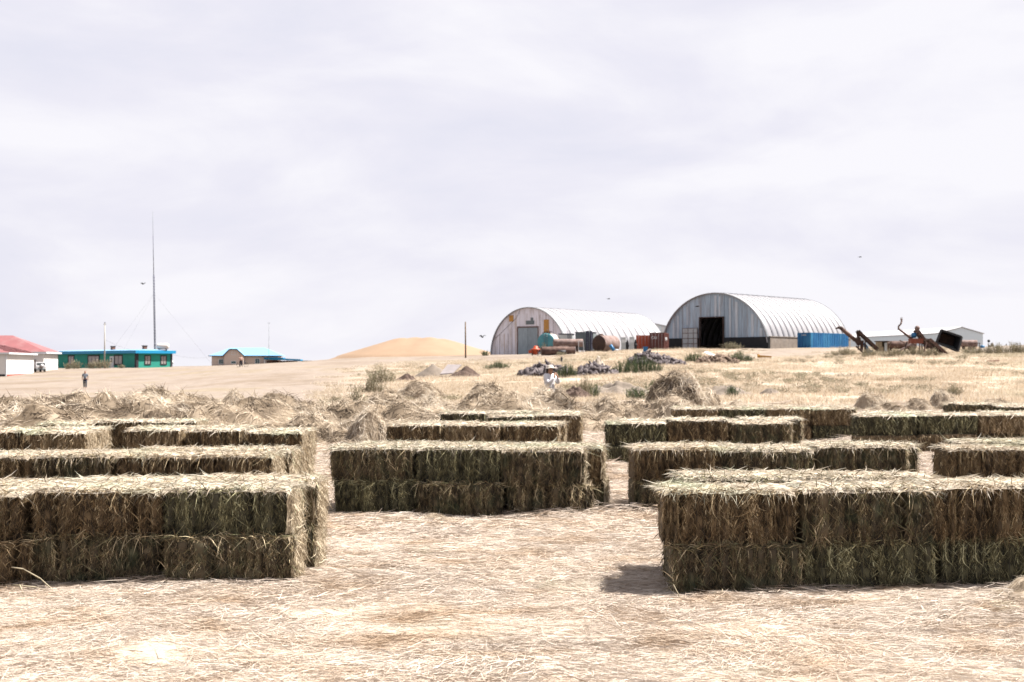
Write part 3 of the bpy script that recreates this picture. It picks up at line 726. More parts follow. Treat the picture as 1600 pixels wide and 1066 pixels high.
def heap(pxl, pxr, top, base, label, k, depth=.8, rz=None, grp='loose hay heaps between the stacks and the field', raise_=1.0):
    p = ground_hit((pxl+pxr)/2, base); D = p.y
    w = (pxr-pxl)/2*D/F_PX; h = (base-top)*D/F_PX*1.06*raise_
    q = at((pxl+pxr)/2, D + w*depth*.6)
    o = link('hay_heap', HEAPS[k % 7], None, (q.x, q.y, q.z-.05), 0 if rz is None else rz)
    o.scale = (w*1.28, w*depth*1.15, h)
    tag(o, label, 'hay heap', grp); return o
hl = [
 (8, 74, 634, 664, 'low loose hay heap at the left edge above the bale tops', 0, .8),
 (60, 152, 631, 663, 'spread hay heap left of the tousled tuft, before the walking man', 1, .7),
 (146, 196, 613, 652, 'small upright tuft of hay left of the big hollow heap', 2, .9),
 (198, 335, 606, 662, 'big tousled hay heap with dark hollow on its left side', 3, .7),
 (318, 430, 617, 664, 'long hay heap right of the big hollow one', 4, .6),
 (430, 530, 630, 676, 'flattened hay heap behind the left stack ends', 5, .8),
 (524, 612, 638, 700, 'dark tangled hay heap left of the middle stack', 6, .9),
 (560, 668, 612, 668, 'pale hay heap below the brown lumpy one', 0, .8),
 (598, 694, 596, 628, 'brown lumpy hay heap with dark pits on top', 1, .7),
 (640, 720, 618, 662, 'small pale hay heap left of the big central one', 2, .8),
 (712, 858, 599, 652, 'big central hay heap with dark underside left of the person', 3, .7),
 (828, 930, 611, 664, 'low hay heap around the legs of the white-shirted person', 4, .45),
 (900, 1012, 618, 672, 'rounded hay heap with shaded left foot, centre right', 5, .8),
 (1330, 1402, 610, 644, 'hay heap behind the farthest right bales', 0, .8),
 (1392, 1458, 622, 646, 'low hay heap between two darker tufts on the right', 1, .8),
 (1450, 1506, 609, 644, 'dark upright tuft of hay at the right field edge', 2, .9),
 (1510, 1640, 622, 646, 'low pale hay heap at the right edge beyond the bales', 3, .6),
 (1110, 1200, 626, 648, 'thin hay spill right of the tallest heap', 4, .8),
]
hl += [
 (440, 560, 650, 700, 'flat hay spill beside the end of the left third-row stack', 3, .8),
 (500, 590, 622, 652, 'small hay heap under the olive weeds', 5, .8),
 (660, 740, 632, 664, 'small hay heap touching the big central one on its left', 0, .8),
 (0, 120, 645, 672, 'wide flat hay spill at the left edge', 6, .9),
 (380, 470, 640, 672, 'low hay spill between left stacks and the flattened heap', 1, .8),
 (1120, 1330, 630, 648, 'long thin hay spill behind the farthest right stack', 2, .4)]
for (a_, b2, tp, bs, lb, k, dp) in hl: heap(a_, b2, tp, bs, lb, k, dp)
o = link('hay_heap', heap_mesh(640, n=2600, wd=.006, lmin=.08, lmax=.4), None, (3.92, 9.30, -.03)); o.scale = (.62, .42, .26)
tag(o, 'small near heap of loose straw against the right front stack', 'hay heap')
q_ = at(1066, 41.5); o = link('hay_heap', heap_mesh(655, n=6500, big=[(-.25,0,.62,1.0),(.05,-.1,.62,.92),(.35,0,.55,.72),(-.1,-.3,.5,.7)], lump=.2), None, (q_.x, q_.y, q_.z-.08)); o.scale = (1.45, 1.15, 1.62)
tag(o, 'tallest hay heap, dark on its left flank, right of centre', 'hay heap', 'loose hay heaps between the stacks and the field')
q_ = at(866, 41.6); o = link('hay_heap', HEAPS[2], None, (q_.x, q_.y, q_.z-.05), 1.0); o.scale = (1.5, .9, 1.12)
tag(o, 'pale hay heap hiding the legs of the white-shirted person', 'hay heap')
for (x, y, s) in ((-4.3, 9.75, .42), (-.75, 14.15, .45), ):
    o = link('hay_heap', HEAPS[3], None, (x, y, -.03), x); o.scale = (s, s*.5, s*.22)
    tag(o, 'straw tuft at the foot of the big left stack' if y < 12 else 'straw tuft at the foot of the dark central stack', 'hay heap')

# continuous tangled hay between and under the heaps (nobody could count it)
def hay_band():
    rg = np.random.default_rng(77); xs = np.arange(-19, 7.5, .16); ys = np.arange(26.3, 46, .16)
    def Hh(x, y):
        px = 800+2000*x/y
        edge = np.clip((y-26.6)/1.5, 0, 1)*np.clip((45.6-y)/3.5, 0, 1)*np.clip((x+18.8)/2, 0, 1)*np.clip((1130-px)/70, 0, 1)
        edge = edge*np.clip((y - np.where(px > 590, 29.6, 26.6) - np.where(px > 900, 2.0, 0))/1.2, 0, 1)
        a = fbm(x/1.3, y/1.0, 0, 51, 4); b_ = fbm(x/3.1, y/2.4, 0, 57, 2)
        return edge*(.12 + .85*np.clip(a+.12, 0, 1) + .50*np.clip(b_+.1, 0, 1) + .10*fbm(x/.35, y/.35, 0, 61, 2)) - .03*(edge < .02)
    X, Y = np.meshgrid(xs, ys); Z = zg(X, Y) + Hh(X, Y); m = len(xs)
    k = (np.arange(len(ys)-1)[:, None]*m + np.arange(m-1)[None, :]).ravel()
    V = np.stack([X, Y, Z], -1).reshape(-1, 3); Q = np.stack([k, k+1, k+1+m, k+m], 1); hh = Hh(X, Y).ravel()
    Q = Q[hh[Q].max(1) > .01]
    n = 120000; x = rg.uniform(-18.8, 7.3, n); y = rg.uniform(26.6, 45.6, n); h = Hh(x, y); kp = h > .03; x, y, h = x[kp], y[kp], h[kp]; n = len(x)
    e = .05; dzx = (Hh(x+e, y)-h)/e; dzy = (Hh(x, y+e)-h)/e
    ang = 4*fbm(x*.9+5, y*.9, 0, 63, 2) + rg.normal(size=n)*.6 + .4; ang = np.where(rg.random(n) < .5, ang, ang+math.pi)
    D = unit(np.stack([np.cos(ang), np.sin(ang), np.cos(ang)*dzx+np.sin(ang)*dzy + rg.uniform(-.1, .65, n)], 1))
    sh = np.clip(.55*rg.beta(2.2, 1.4, n) + .22 + 1.3*fbm(x*1.3, y*1.3, 0, 66, 3) - .1, 0, 1)
    P = [(V, Q, None, np.clip(.16+.4*fbm(V[:,0]*2, V[:,1]*2, 0, 67, 3), 0, .4)), strand_set(np.stack([x, y, zg(x, y)+h+rg.uniform(-.02, .04, n)], 1), D, rg.uniform(.10, .42, n), rg.uniform(.6, 1.4, n)*.015, rg.normal(size=(n,3))*.2+np.array([0,0,-.25]), rg, sh)]
    V, Q, T, A = join(P)
    o = link('loose_hay', new_mesh('loose_hay', V, Q, T, [M_HEAP], A)); o['kind'] = 'stuff'; o['label'] = 'tangled loose hay spread behind the bale stacks'
hay_band()
# long stray stalks leaning on the near left stack
mbs = MB()
rs = random.Random(4)
def stray(name, x, y, pts, r, label):
    mb = MB()
    for pl in pts:
        for p_, q_ in zip(pl[:-1], pl[1:]): mb.tube(p_, q_, r, r*.75, n=5)
    o = link(name, mb.mesh(name, M_FRAMEST), None, (x, y, zq(x, y))); tag(o, label, 'dry stalk')
M_FRAMEST = mat('dry_stalk', (.42,.36,.25), .8)
stray('dry_stalk', -3.40, 9.62, [[(0,0,0),(-.13,0,.12),(-.27,.02,.19),(-.36,.03,.20)], [(0,0,0),(-.16,-.02,.06),(-.34,0,.075)], [(-.24,-.03,-.01),(-.28,-.02,.08)]], .006, 'forked pale stalk leaning on the big left stack')
stray('dry_stalk', 1.25, 9.45, [[(0,0,0),(-.06,.02,.12)], [(.27,0,0),(.30,0,.09)], [(.27,0,0),(.24,0,.06)]], .0045, 'upright pale stalks at the corner of the right front stack')

# ------------------------------------------------------------------ buildings
def window(parent, x0, x1, z0, z1, y, fr=M_FRAME, gl=M_GLASS, mull=1, axis='y', out=-1, t_=.08):
    """window on a wall plane at y (axis 'y': spans x; axis 'x': spans y) facing out"""
    def bx(mb, a0, a1, b0, b1, d0, d1):
        d0, d1 = sorted((y+out*d0, y+out*d1))
        if axis == 'y': mb.box((a0, d0, b0), (a1, d1, b1))
        else: mb.box((d0, a0, b0), (d1, a1, b1))
    f = MB(); w = t_
    bx(f, x0-w, x0, z0-w, z1+w, .01, .07); bx(f, x1, x1+w, z0-w, z1+w, .01, .07)
    bx(f, x0, x1, z1, z1+w, .01, .07); bx(f, x0, x1, z0-w, z0, .01, .09)
    for k in range(mull):
        xm = x0 + (x1-x0)*(k+1)/(mull+1); bx(f, xm-.04, xm+.04, z0, z1, .012, .06)
    wo = part('window', f, fr, parent)
    p = MB(); bx(p, x0, x1, z0, z1, .004, .03); part('pane', p, gl, wo)
    return wo
def hip_roof(x0, x1, y0, y1, z, zr, rx0, rx1, ry, over=.5):
    mb = MB()
    a = [(x0-over, y0-over), (x1+over, y0-over), (x1+over, y1+over), (x0-over, y1+over)]
    vs = [(x, y, z) for x, y in a] + [(rx0, ry, zr), (rx1, ry, zr)] + [(x, y, z-.18) for x, y in a]
    return mb.add(vs, [(0,1,5,4), (1,2,5), (2,3,4,5), (3,0,4), (6,7,1,0), (7,8,2,1), (8,9,3,2), (9,6,0,3), (9,8,7,6)])

# white house with red roof (two wings) -------------------------------
hb = Vector((-81.0, 205.0, zq(-81, 205)))
h = thing('white_house', 'white plastered house with red metal hip roofs at left edge', 'house', hb, math.atan2(-3, 20)*-1)
# local frame: y runs along the sunlit wall (away), x to the right; wing spans x in [-13,0]
wall = MB(); wall.box((-13, 0, .35), (0, 20, 3.55)); part('wall', wall, M_WHITEW, h)
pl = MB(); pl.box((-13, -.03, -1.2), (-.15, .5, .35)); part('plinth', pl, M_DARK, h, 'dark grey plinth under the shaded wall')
pl = MB(); pl.box((-.5, .5, -1.2), (.03, 19.9, .35)); part('plinth', pl, M_REDPL, h, 'red plinth under the sunlit wall')
qn = MB(); qn.box((-.14, -.04, -1.2), (.06, .2, 3.5)); part('corner_trim', qn, M_FRAME, h)
rf = hip_roof(-13, 0, 0, 20, 3.85, 6.0, -6.5, -6.5, 10); 
rf = MB(); ov = .55
vs = [(-13-ov, -ov, 3.85), (ov, -ov, 3.85), (ov, 20+ov, 3.85), (-13-ov, 20+ov, 3.85), (-6.5, 6.5, 5.9), (-6.5, 13.5, 5.9)]
rf.add(vs, [(0,1,4), (1,2,5,4), (2,3,5), (3,0,4,5), (3,2,1,0)])
rfo = part('roof', rf, M_REDROOF, h)
fs = MB()
for a_, b2 in (((-13-ov, -ov), (ov, -ov)), ((ov, -ov), (ov, 20+ov))):
    fs.bar((*a_, 3.72), (*b2, 3.72), .06, .26)
part('fascia', fs, M_FRAME, rfo)
v_ = MB(); v_.lathe([(.22, 0), (.22, .35), (.02, .42)], (-3.2, 3.2, 4.55), n=8); part('roof_vent', v_, M_DARK, rfo)
sf = MB()
for i in range(14):
    y0_ = .5 + i*1.4; e_ = min(6.5, max(.6, min(y0_, 20-y0_)))
    sf.bar((ov*.9, y0_, 3.90), (ov-(e_+ov)*1.0, y0_, 3.90+2.05*(e_+ov)/7.05), .05, .05)
part('roof_seams', sf, M_REDROOF, rfo)
bw = MB(); bw.box((-26, 33, .1), (-1.0, 46, 4.0)); part('wall', bw, M_WHITEW, h, 'rear wing wall with a window')
rr_ = MB(); rr_.add([(-26.6, 32.4, 4.3), (-.4, 32.4, 4.3), (-.4, 46.6, 4.3), (-26.6, 46.6, 4.3), (-19, 39.5, 7.5), (-8.0, 39.5, 7.5)], [(0,1,5,4), (1,2,5), (2,3,4,5), (3,0,4), (3,2,1,0)])
r2 = part('roof', rr_, M_REDROOF, h, 'larger red hip roof of the rear wing')
fs = MB(); fs.bar((-26.6, 32.4, 4.18), (-.4, 32.4, 4.18), .06, .28); fs.bar((-.4, 32.4, 4.18), (-.4, 46.6, 4.18), .06, .28); part('fascia', fs, M_FRAME, r2)
window(h, -3.6, -2.3, 1.5, 2.9, 33, gl=M_CURT)
# off-road car by the house
cp = at(59.5, 229.5); cp.z = zq(cp.x, cp.y)
c = thing('parked_car', 'white off-road car with covered spare wheel beside the white house', 'car', cp, R(28))
bd = MB(); bd.prism([(-2.0,.45),(2.05,.45),(2.1,1.05),(1.0,1.15),(.5,1.75),(-1.9,1.78),(-2.05,1.0)], -.85, .85); part('body', bd, M_CARW, c)
gl = MB(); gl.box((-2.02,-.68,1.18),(-1.93,.68,1.62)); gl.box((-1.7,-.87,1.18),(.45,-.84,1.62)); part('window', gl, M_GLASS, c)
for (x, y) in ((-1.35,-.8), (1.35,-.8), (-1.35,.8), (1.35,.8)):
    w_ = MB(); w_.lathe([(.05,-.12),(.36,-.12),(.38,0),(.36,.12),(.05,.12)], (x, y, .36), axis='y', n=14); part('wheel', w_, M_TYRE, c)
sw = MB(); sw.lathe([(.02,-.12),(.36,-.12),(.38,0),(.36,.12),(.02,.12)], (-2.16, -.1, 1.05), axis='x', n=16); part('spare_wheel', sw, M_CHROME, c)
c.rotation_euler = (0, 0, R(125))
bmq = MB(); bmq.box((-2.2,-.8,.42),(-2.0,.8,.6)); part('bumper', bmq, M_GREY, c)

# green building -------------------------------------------------------
gp = Vector((-74.8, 255.0, 1.5)); ga = math.atan2(-20, 23)       # local x runs from far left end (-30.6) to the corner (0)
g = thing('green_building', 'long low green building with bright blue roof band', 'building', gp, ga)
w_ = MB(); w_.box((-30.6, 0, -1), (0, 8.2, 2.85)); part('wall', w_, M_GREENW, g)
for (a_, b2) in ((-30.7, -29.9), (-.55, .1)):
    q_ = MB(); q_.box((a_, -.08, -1), (b2, .4, 2.85)); part('corner_column', q_, M_DARK, g)
q_ = MB(); q_.box((-.3, 7.9, -1), (.08, 8.3, 2.85)); part('corner_column', q_, M_DARK, g)
fs = MB(); fs.box((-32.5, -.55, 2.85), (.6, 8.8, 3.45)); ro = part('roof', fs, M_BLUEF, g)
rt = MB(); rt.add([(-32.4,-.5,3.452),(.5,-.5,3.452),(.5,8.7,3.452),(-32.4,8.7,3.452),(-31,4,3.75),(-1,4,3.75)], [(0,1,5,4),(1,2,5),(2,3,4,5),(3,0,4)]); part('roof_sheet', rt, M_LBLUE, ro)
for x, y in ((-14.2, 3.5), (-3.3, 4.0)):
    k = MB(); k.box((x-.35, y-.35, 3.6), (x+.35, y+.35, 4.35)); 
    co = part('chimney', k, M_BRICK, ro); k2 = MB(); k2.box((x-.42, y-.42, 4.35), (x+.42, y+.42, 4.5)); part('cap', k2, M_DARK, co)
for (x0_, x1_, mull, kk) in ((-25.6, -23.6, 1, 0), (-17.8, -13.8, 2, 1), (-7.8, -5.2, 1, 2)):
    window(g, x0_, x1_, .75, 2.35, 0, fr=M_DARK, gl=M_CURT, mull=mull, t_=.28)
dr = MB(); dr.box((-9.6, -.09, -.2), (-8.15, -.01, 2.3)); do = part('door', dr, M_FRAME, g, 'white door with a dark pane')
dp = MB(); dp.box((-9.2, -.13, 1.1), (-8.6, -.092, 2.0)); part('pane', dp, M_GLASS, do)
for y0_ in (2.0, 5.7):
    window(g, y0_, y0_+1.1, .75, 2.3, .0, fr=M_DARK, gl=M_CURT, mull=1, axis='x', out=1, t_=.2)
ext = MB(); ext.box((-34.0, 1.5, -1), (-30.75, 6.5, 2.3)); part('extension', ext, M_BLUE2, g, 'small dark blue lean-to at the far end')
# water tank on the roof, dish, mast, poles
tk = gp + Matrix.Rotation(ga, 3, 'Z') @ Vector((-.2, 6.2, 3.78))
tkt = thing('water_tank', 'white horizontal water tank lying on the green building roof', 'water tank', tk, R(5))
q_ = MB(); q_.lathe([(.01,-1.25),(.35,-1.22),(.55,-1.08),(.6,-.9),(.6,.9),(.55,1.08),(.35,1.22),(.01,1.25)], (0,0,.55), axis='x', n=20); part('shell', q_, M_TANKW, tkt)
q_ = MB()
for x in (-.7, .7): q_.box((x-.08,-.45,-.35), (x+.08,.45,.05))
part('saddle', q_, M_STEEL, tkt)
dpnt = at(267.5, 262)
q_ = MB(); q_.lathe([(.01,.0),(.25,.04),(.42,.14),(.45,.2)], (0,0,0), axis='y', n=16); dd = thing('satellite_dish', 'small white satellite dish right of the green building', 'satellite dish', dpnt)
part('dish', q_, M_FRAME, dd, loc=(0, 0, .9)); q_ = MB(); q_.tube((0,.02,-.2),(0,.02,.9),.03,n=6); part('post', q_, M_STEEL, dd)

mp_ = at(242.6, 262); mt = thing('radio_mast', 'very tall thin dark guyed radio mast behind the green building', 'mast', mp_)
lean = Vector((-.55, 0, 0))
def mpt(z): return Vector((-.70*z/32.0, 0, z))
Hm = (573-330)*262/2000.0 - (mp_.z-CAM_H)
zlat = (573-430)*262/2000.0 - (mp_.z-CAM_H)
q_ = MB(); rr0 = .17
for k in range(3):
    a = 2*math.pi*k/3; off = Vector((math.cos(a)*rr0, math.sin(a)*rr0, 0)); q_.tube(mpt(0)+off, mpt(zlat)+off*.8, .055, n=5)
zz = 0
while zz < zlat-.6:
    for k in range(3):
        a = 2*math.pi*k/3; b2 = 2*math.pi*(k+1)/3
        q_.tube(mpt(zz)+Vector((math.cos(a), math.sin(a), 0))*rr0, mpt(zz+.6)+Vector((math.cos(b2), math.sin(b2), 0))*rr0, .03, n=4, caps=False)
    zz += .6
part('lattice', q_, M_STEEL, mt)
q_ = MB(); q_.tube(mpt(zlat), mpt(zlat+ (Hm-zlat)*.62), .075, .05, n=6); part('upper_pole', q_, M_STEEL, mt)
q_ = MB(); q_.tube(mpt(zlat+(Hm-zlat)*.62), mpt(Hm), .035, .02, n=5); part('whip', q_, M_GREY, mt)
for k, (a, zf) in enumerate(((2.6, .55), (-2.4, .55), (.4, .55))):
    q_ = MB(); q_.tube(mpt(zlat*.8), Vector((math.cos(a)*12, math.sin(a)*12, 0)), .008, n=4, caps=False); part('guy_wire', q_, M_WIRE, mt)
pp = at(163.5, 252); pole = thing('utility_pole', 'pale concrete utility pole before the green building', 'utility pole', pp)
ph = (573-505.5)*252/2000-(pp.z-CAM_H)
q_ = MB(); q_.tube((0,0,-.3),(0,0,ph),.17,.11,n=10); part('post', q_, M_CONC, pole)
q_ = MB(); q_.tube((0,0,ph),(0,0,ph+.25),.09,n=8); q_.box((-.25,-.04,ph-.2),(.25,.04,ph-.1)); part('insulator', q_, M_DARK, pole)
def wire(p_, q2, sag, r=.012, n=14):
    mb = MB(); last = None
    for i in range(n+1):
        u = i/n; v = p_.lerp(q2, u); v.z -= sag*4*u*(1-u)
        if last is not None: mb.tube(last, v, r, n=4, caps=False)
        last = v
    return mb

# beige house ----------------------------------------------------------
bp0 = at(385, 352); bz = 1.3
s_ = 352/2000
H2 = thing('beige_house', 'beige house with pale blue hip roof beyond the rise', 'house', (bp0.x, 352, bz), R(4))
def lx(px): return (px-385)*s_
z_e = 1.7+(573-556)*s_-bz; z_r = 1.7+(573-543.5)*s_-bz
w_ = MB(); w_.box((lx(331.5), 0, -1), (lx(433), 9, z_e)); part('wall', w_, M_BEIGE, H2)
rf = MB(); rf.add([(lx(327),-.7,z_e),(lx(441),-.7,z_e),(lx(441),9.7,z_e),(lx(327),9.7,z_e),(lx(356),4.5,z_r),(lx(410),4.5,z_r+.1)], [(0,1,5,4),(1,2,5),(2,3,4,5),(3,0,4),(3,2,1,0)])
r3 = part('roof', rf, M_LBLUE, H2); fs = MB(); fs.bar((lx(327),-.75,z_e-.06),(lx(352.0),-.75,z_e-.06),.06,.22); fs.bar((lx(382),-.75,z_e-.06),(lx(441),-.75,z_e-.06),.06,.22); part('fascia', fs, M_STEEL, r3)
gb = MB(); gpoly = [(lx(352),-1),(lx(381.5),-1),(lx(381.5),z_e+.1),(lx(371.5),z_r-.55),(lx(360.5),z_r-.55),(lx(352),z_e+.1)]
gb.prism(gpoly, -1.6, 3.5); part('gable_bay', gb, M_BEIGE, H2, 'beige clipped gable bay in front of the roof')
gr_ = MB(); seq = [(lx(350),z_e-.1),(lx(360.2),z_r-.47),(lx(371.8),z_r-.47),(lx(383.5),z_e-.1)]
for a_, b2 in zip(seq[:-1], seq[1:]):
    d = Vector((b2[0]-a_[0], 0, b2[1]-a_[1])); nrm = Vector((-d.z, 0, d.x)).normalized()*.13
    gr_.add([(a_[0],-2.0,a_[1]),(b2[0],-2.0,b2[1]),(b2[0],4.2,b2[1]),(a_[0],4.2,a_[1])]+[(a_[0]+nrm.x,-2.0,a_[1]+nrm.z),(b2[0]+nrm.x,-2.0,b2[1]+nrm.z),(b2[0]+nrm.x,4.2,b2[1]+nrm.z),(a_[0]+nrm.x,4.2,a_[1]+nrm.z)], [(3,2,1,0),(4,5,6,7),(0,1,5,4),(1,2,6,5),(2,3,7,6),(3,0,4,7)])
part('roof', gr_, M_LBLUE, H2, 'clipped gable roof of the bay')
tr_ = MB()
for a_, b2 in zip(seq[:-1], seq[1:]): tr_.bar((a_[0],-2.04,a_[1]),(b2[0],-2.04,b2[1]),.05,.22)
part('verge_trim', tr_, M_STEEL, H2)
window(H2, lx(343), lx(349), z_e-2.6+.4, z_e-1.0, 0, mull=1, t_=.16)
window(H2, lx(399), lx(405), z_e-2.6+.5, z_e-.85, 0, mull=1, t_=.16)
window(H2, lx(363), lx(370), z_e-2.1, z_e-1.55, -1.6, mull=0, t_=.14)
window(H2, lx(363.8), lx(368.5), z_e+.25, z_e+1.0, -1.6, mull=0, t_=.1, gl=M_BEIGE)
ax = MB(); ax.box((lx(417),-2.5,z_e-.6),(lx(473),5,z_e-.1)); 
an = thing('blue_canopy', 'bright blue flat roofed shelter right of the beige house', 'shelter', (bp0.x, 349, bz), R(4))
cq = MB(); cq.box((lx(417),-2.5,z_e-1.05),(lx(446),4,z_e-.55)); cq.add([(lx(417),-2.5,z_e-1.06),(lx(473),-2.5,z_e-1.35),(lx(473),4,z_e-1.35),(lx(417),4,z_e-1.06),(lx(417),-2.5,z_e-.5),(lx(473),-2.5,z_e-1.0),(lx(473),4,z_e-1.0),(lx(417),4,z_e-.5)], [(3,2,1,0),(4,5,6,7),(0,1,5,4),(1,2,6,5),(2,3,7,6),(3,0,4,7)])
part('roof', cq, M_BLUEF, an)
for x in (418, 428, 440, 452, 464):
    q_ = MB(); q_.box((lx(x)-.1,-2.2,-2.5),(lx(x)+.1,-2.0,z_e-1.2)); part('post', q_, M_FRAME if x == 418 else M_BRICK, an)
q_ = MB(); q_.box((lx(419),1.5,-2.5),(lx(466),1.7,z_e-1.4)); part('rear_wall', q_, M_BRICK, an)
ap = at(420, 340); q_ = MB(); q_.tube((0,0,-.3),(0,0,(573-504)*340/2000-(ap.z-CAM_H)),.045,.03,n=6); q_.box((-.35,-.02,(573-505)*.17-(ap.z-CAM_H)),(.35,.02,(573-504.6)*.17-(ap.z-CAM_H)))
o = link('antenna_pole', q_.mesh('antenna_pole', M_GREY), None, ap); tag(o, 'slender pale antenna pole behind the beige house', 'antenna')
a1 = Vector((pp.x, 252, pp.z + (568-536)*252/2000+ .2)); 
a1 = Vector((pp.x+.1, 252, CAM_H + (573-531)*252/2000)); a2 = Vector(((258-800)/2000*262, 262, CAM_H+(573-551)*262/2000)); a3 = Vector(((331-800)/2000*352, 352, CAM_H+(573-557.5)*352/2000))
o = link('power_cable', wire(a1, a2, 1.0).mesh('power_cable', M_WIRE)); tag(o, 'thin cable from the concrete pole to the green building', 'cable')
o = link('power_cable', wire(a2, a3, .7, .016).mesh('power_cable', M_WIRE)); tag(o, 'thin sagging cable from green building to beige house', 'cable')

# arch sheds ------------------------------------------------------------
def arch_shed(name, label, center, ang, rad, H, L, gmat, door, pl_h, n_sheet, n_panel, pw=None):
    """local x across the front gable, y into the shed"""
    sh = thing(name, label, 'storage shed', center, ang)
    def E(x): return H*math.sqrt(max(0, 1-(x/rad)**2))
    dx0, dx1, dh = door
    # roof sheets
    seg = L/n_sheet; NA = 30
    for i in range(n_sheet):
        mb = MB(); y0 = i*seg - (.25 if i == 0 else 0); y1 = (i+1)*seg - .07
        vs = []
        for y in (y0, y1):
            for sc in (1.0, .985):
                for k in range(NA+1):
                    th = math.pi*k/NA*(1) ; vs.append((-math.cos(th)*rad*sc, y, max(pl_h if pl_h > 0 else 0, 0)*0 + math.sin(th)*H*sc))
        m = NA+1; fs = []
        for k in range(NA):
            if pl_h > 0 and max(vs[k][2], vs[k+1][2]) < pl_h: continue
            fs += [(k, k+1, 2*m+k+1, 2*m+k), (m+k+1, m+k, 3*m+k, 3*m+k+1), (k+1, k, m+k, m+k+1), (2*m+k, 2*m+k+1, 3*m+k+1, 3*m+k)]
        mb.add(vs, fs, None, True)
        o_ = part('roof_sheet', mb, M_GALV, sh)
        rib = MB(); yr = (i+1)*seg
        for k in range(NA):
            t0, t1 = math.pi*k/NA, math.pi*(k+1)/NA
            p_ = Vector((-math.cos(t0)*rad*1.004, yr-.06, math.sin(t0)*H*1.004)); q2 = Vector((-math.cos(t1)*rad*1.004, yr-.06, math.sin(t1)*H*1.004))
            if pl_h > 0 and max(p_.z, q2.z) < pl_h: continue
            rib.bar(p_, q2, .05 if n_sheet == 15 else .07, .05)
        part('seam_rib', rib, M_GALV if n_sheet == 15 else M_SEAM, o_)
    # front gable panels
    pw_ = 2*rad/n_panel
    for i in range(n_panel):
        x0, x1 = -rad + i*pw_, -rad + (i+1)*pw_ - .025
        for (xa, xb) in ([(x0, x1)] if x1 <= dx0 or x0 >= dx1 else [(x0, min(x1, dx0)), (max(x0, dx0), min(x1, dx1)), (max(x0, dx1), x1)]):
            if xb - xa < .05: continue
            zb = dh if (xa >= dx0-1e-6 and xb <= dx1+1e-6) else pl_h
            xs = np.linspace(max(xa, -rad*.998), min(xb, rad*.998), 5)
            top = [(x, E(x)*.985) for x in xs if E(x)*.985 > zb]
            if len(top) < 2: continue
            poly = [(top[0][0], zb), (top[-1][0], zb)] + top[::-1]
            mb = MB(); off = (i % 2)*.02; mb.prism(poly, .12+off, .18+off)
            part('gable_panel', mb, gmat, sh)
            for xx in np.arange(top[0][0]+.3, top[-1][0]-.1, .45):       # pressed ribs
                rb = None
    gb_ = MB()
    for k in range(NA):
        t0, t1 = math.pi*k/NA, math.pi*(k+1)/NA
        gb_.bar((-math.cos(t0)*rad*.995, .0, math.sin(t0)*H*.995), (-math.cos(t1)*rad*.995, .0, math.sin(t1)*H*.995), .16, .14)
    part('arch_edge', gb_, M_GREY, sh)
    # back gable and floor slab keep the inside dark
    poly = [(-math.cos(math.pi*k/24)*rad*.98, math.sin(math.pi*k/24)*H*.98) for k in range(25)]
    mb = MB(); mb.prism(poly, L-.3, L-.2); part('back_wall', mb, gmat, sh)
    return sh, E
# left shed
ang_l = math.atan2(-.607, .795)
cl_ = Vector((.0125*260, 260, 4.05))
shL, EL = arch_shed('arched_shed', 'pale arched metal shed with rust seams and closed grey doors', cl_, ang_l, 9.6, 9.75, 39, M_LGAB, (-2.6, 2.35, 5.6), 0, 15, 13)
for x0_, x1_ in ((-2.58, -.14), (-.08, 2.33)):
    q_ = MB(); q_.box((x0_, .10, 0), (x1_, .17, 5.55))
    q_.box((x0_+.1, .06, 1.8), (x1_-.1, .098, 1.9)); part('door_leaf', q_, M_DOORG, shL)
q_ = MB(); q_.box((-2.85,.02,-.2),(-2.62,.18,5.85)); q_.box((2.37,.02,-.2),(2.6,.18,5.85)); q_.box((-2.62,.02,5.6),(2.37,.18,5.85)); part('door_frame', q_, M_RUST2, shL)
for (x0_, x1_, z0_, z1_) in ((-4.9, -3.8, 6.9, 8.2), (3.9, 5.15, 3.9, 7.1)):
    q_ = MB(); q_.box((x0_, .07, z0_), (x1_, .115, z1_)); part('patch', q_, M_OCHRE, shL, 'ochre patch on the gable')
q_ = MB(); q_.box((-.6,.07,6.2),(1.5,.115,7.0)); q_.box((.6,.06,7.0),(1.2,.115,7.6)); part('patch', q_, M_GREY, shL, 'dark worn patch above the doors')
for x in (-8.6, -7.4, -6.2, -5.2, -4.2, -3.2, 2.9, 4.4, 6.2):
    q_ = MB(); q_.box((x, .085, 0.2), (x+.06, .118, min(EL(x)*.95, 4.4 if x < -4.5 else 8.2))); part('seam_strip', q_, M_OCHRE if x in (-6.2, -3.2) else M_RUST2, shL)
q_ = MB(); q_.tube((-8.6,.05,3.4),(-3.0,.05,7.6),.03,n=4); q_.tube((-3.0,.05,7.6),(-2.2,.05,9.0),.03,n=4); part('cable', q_, M_WIRE, shL)
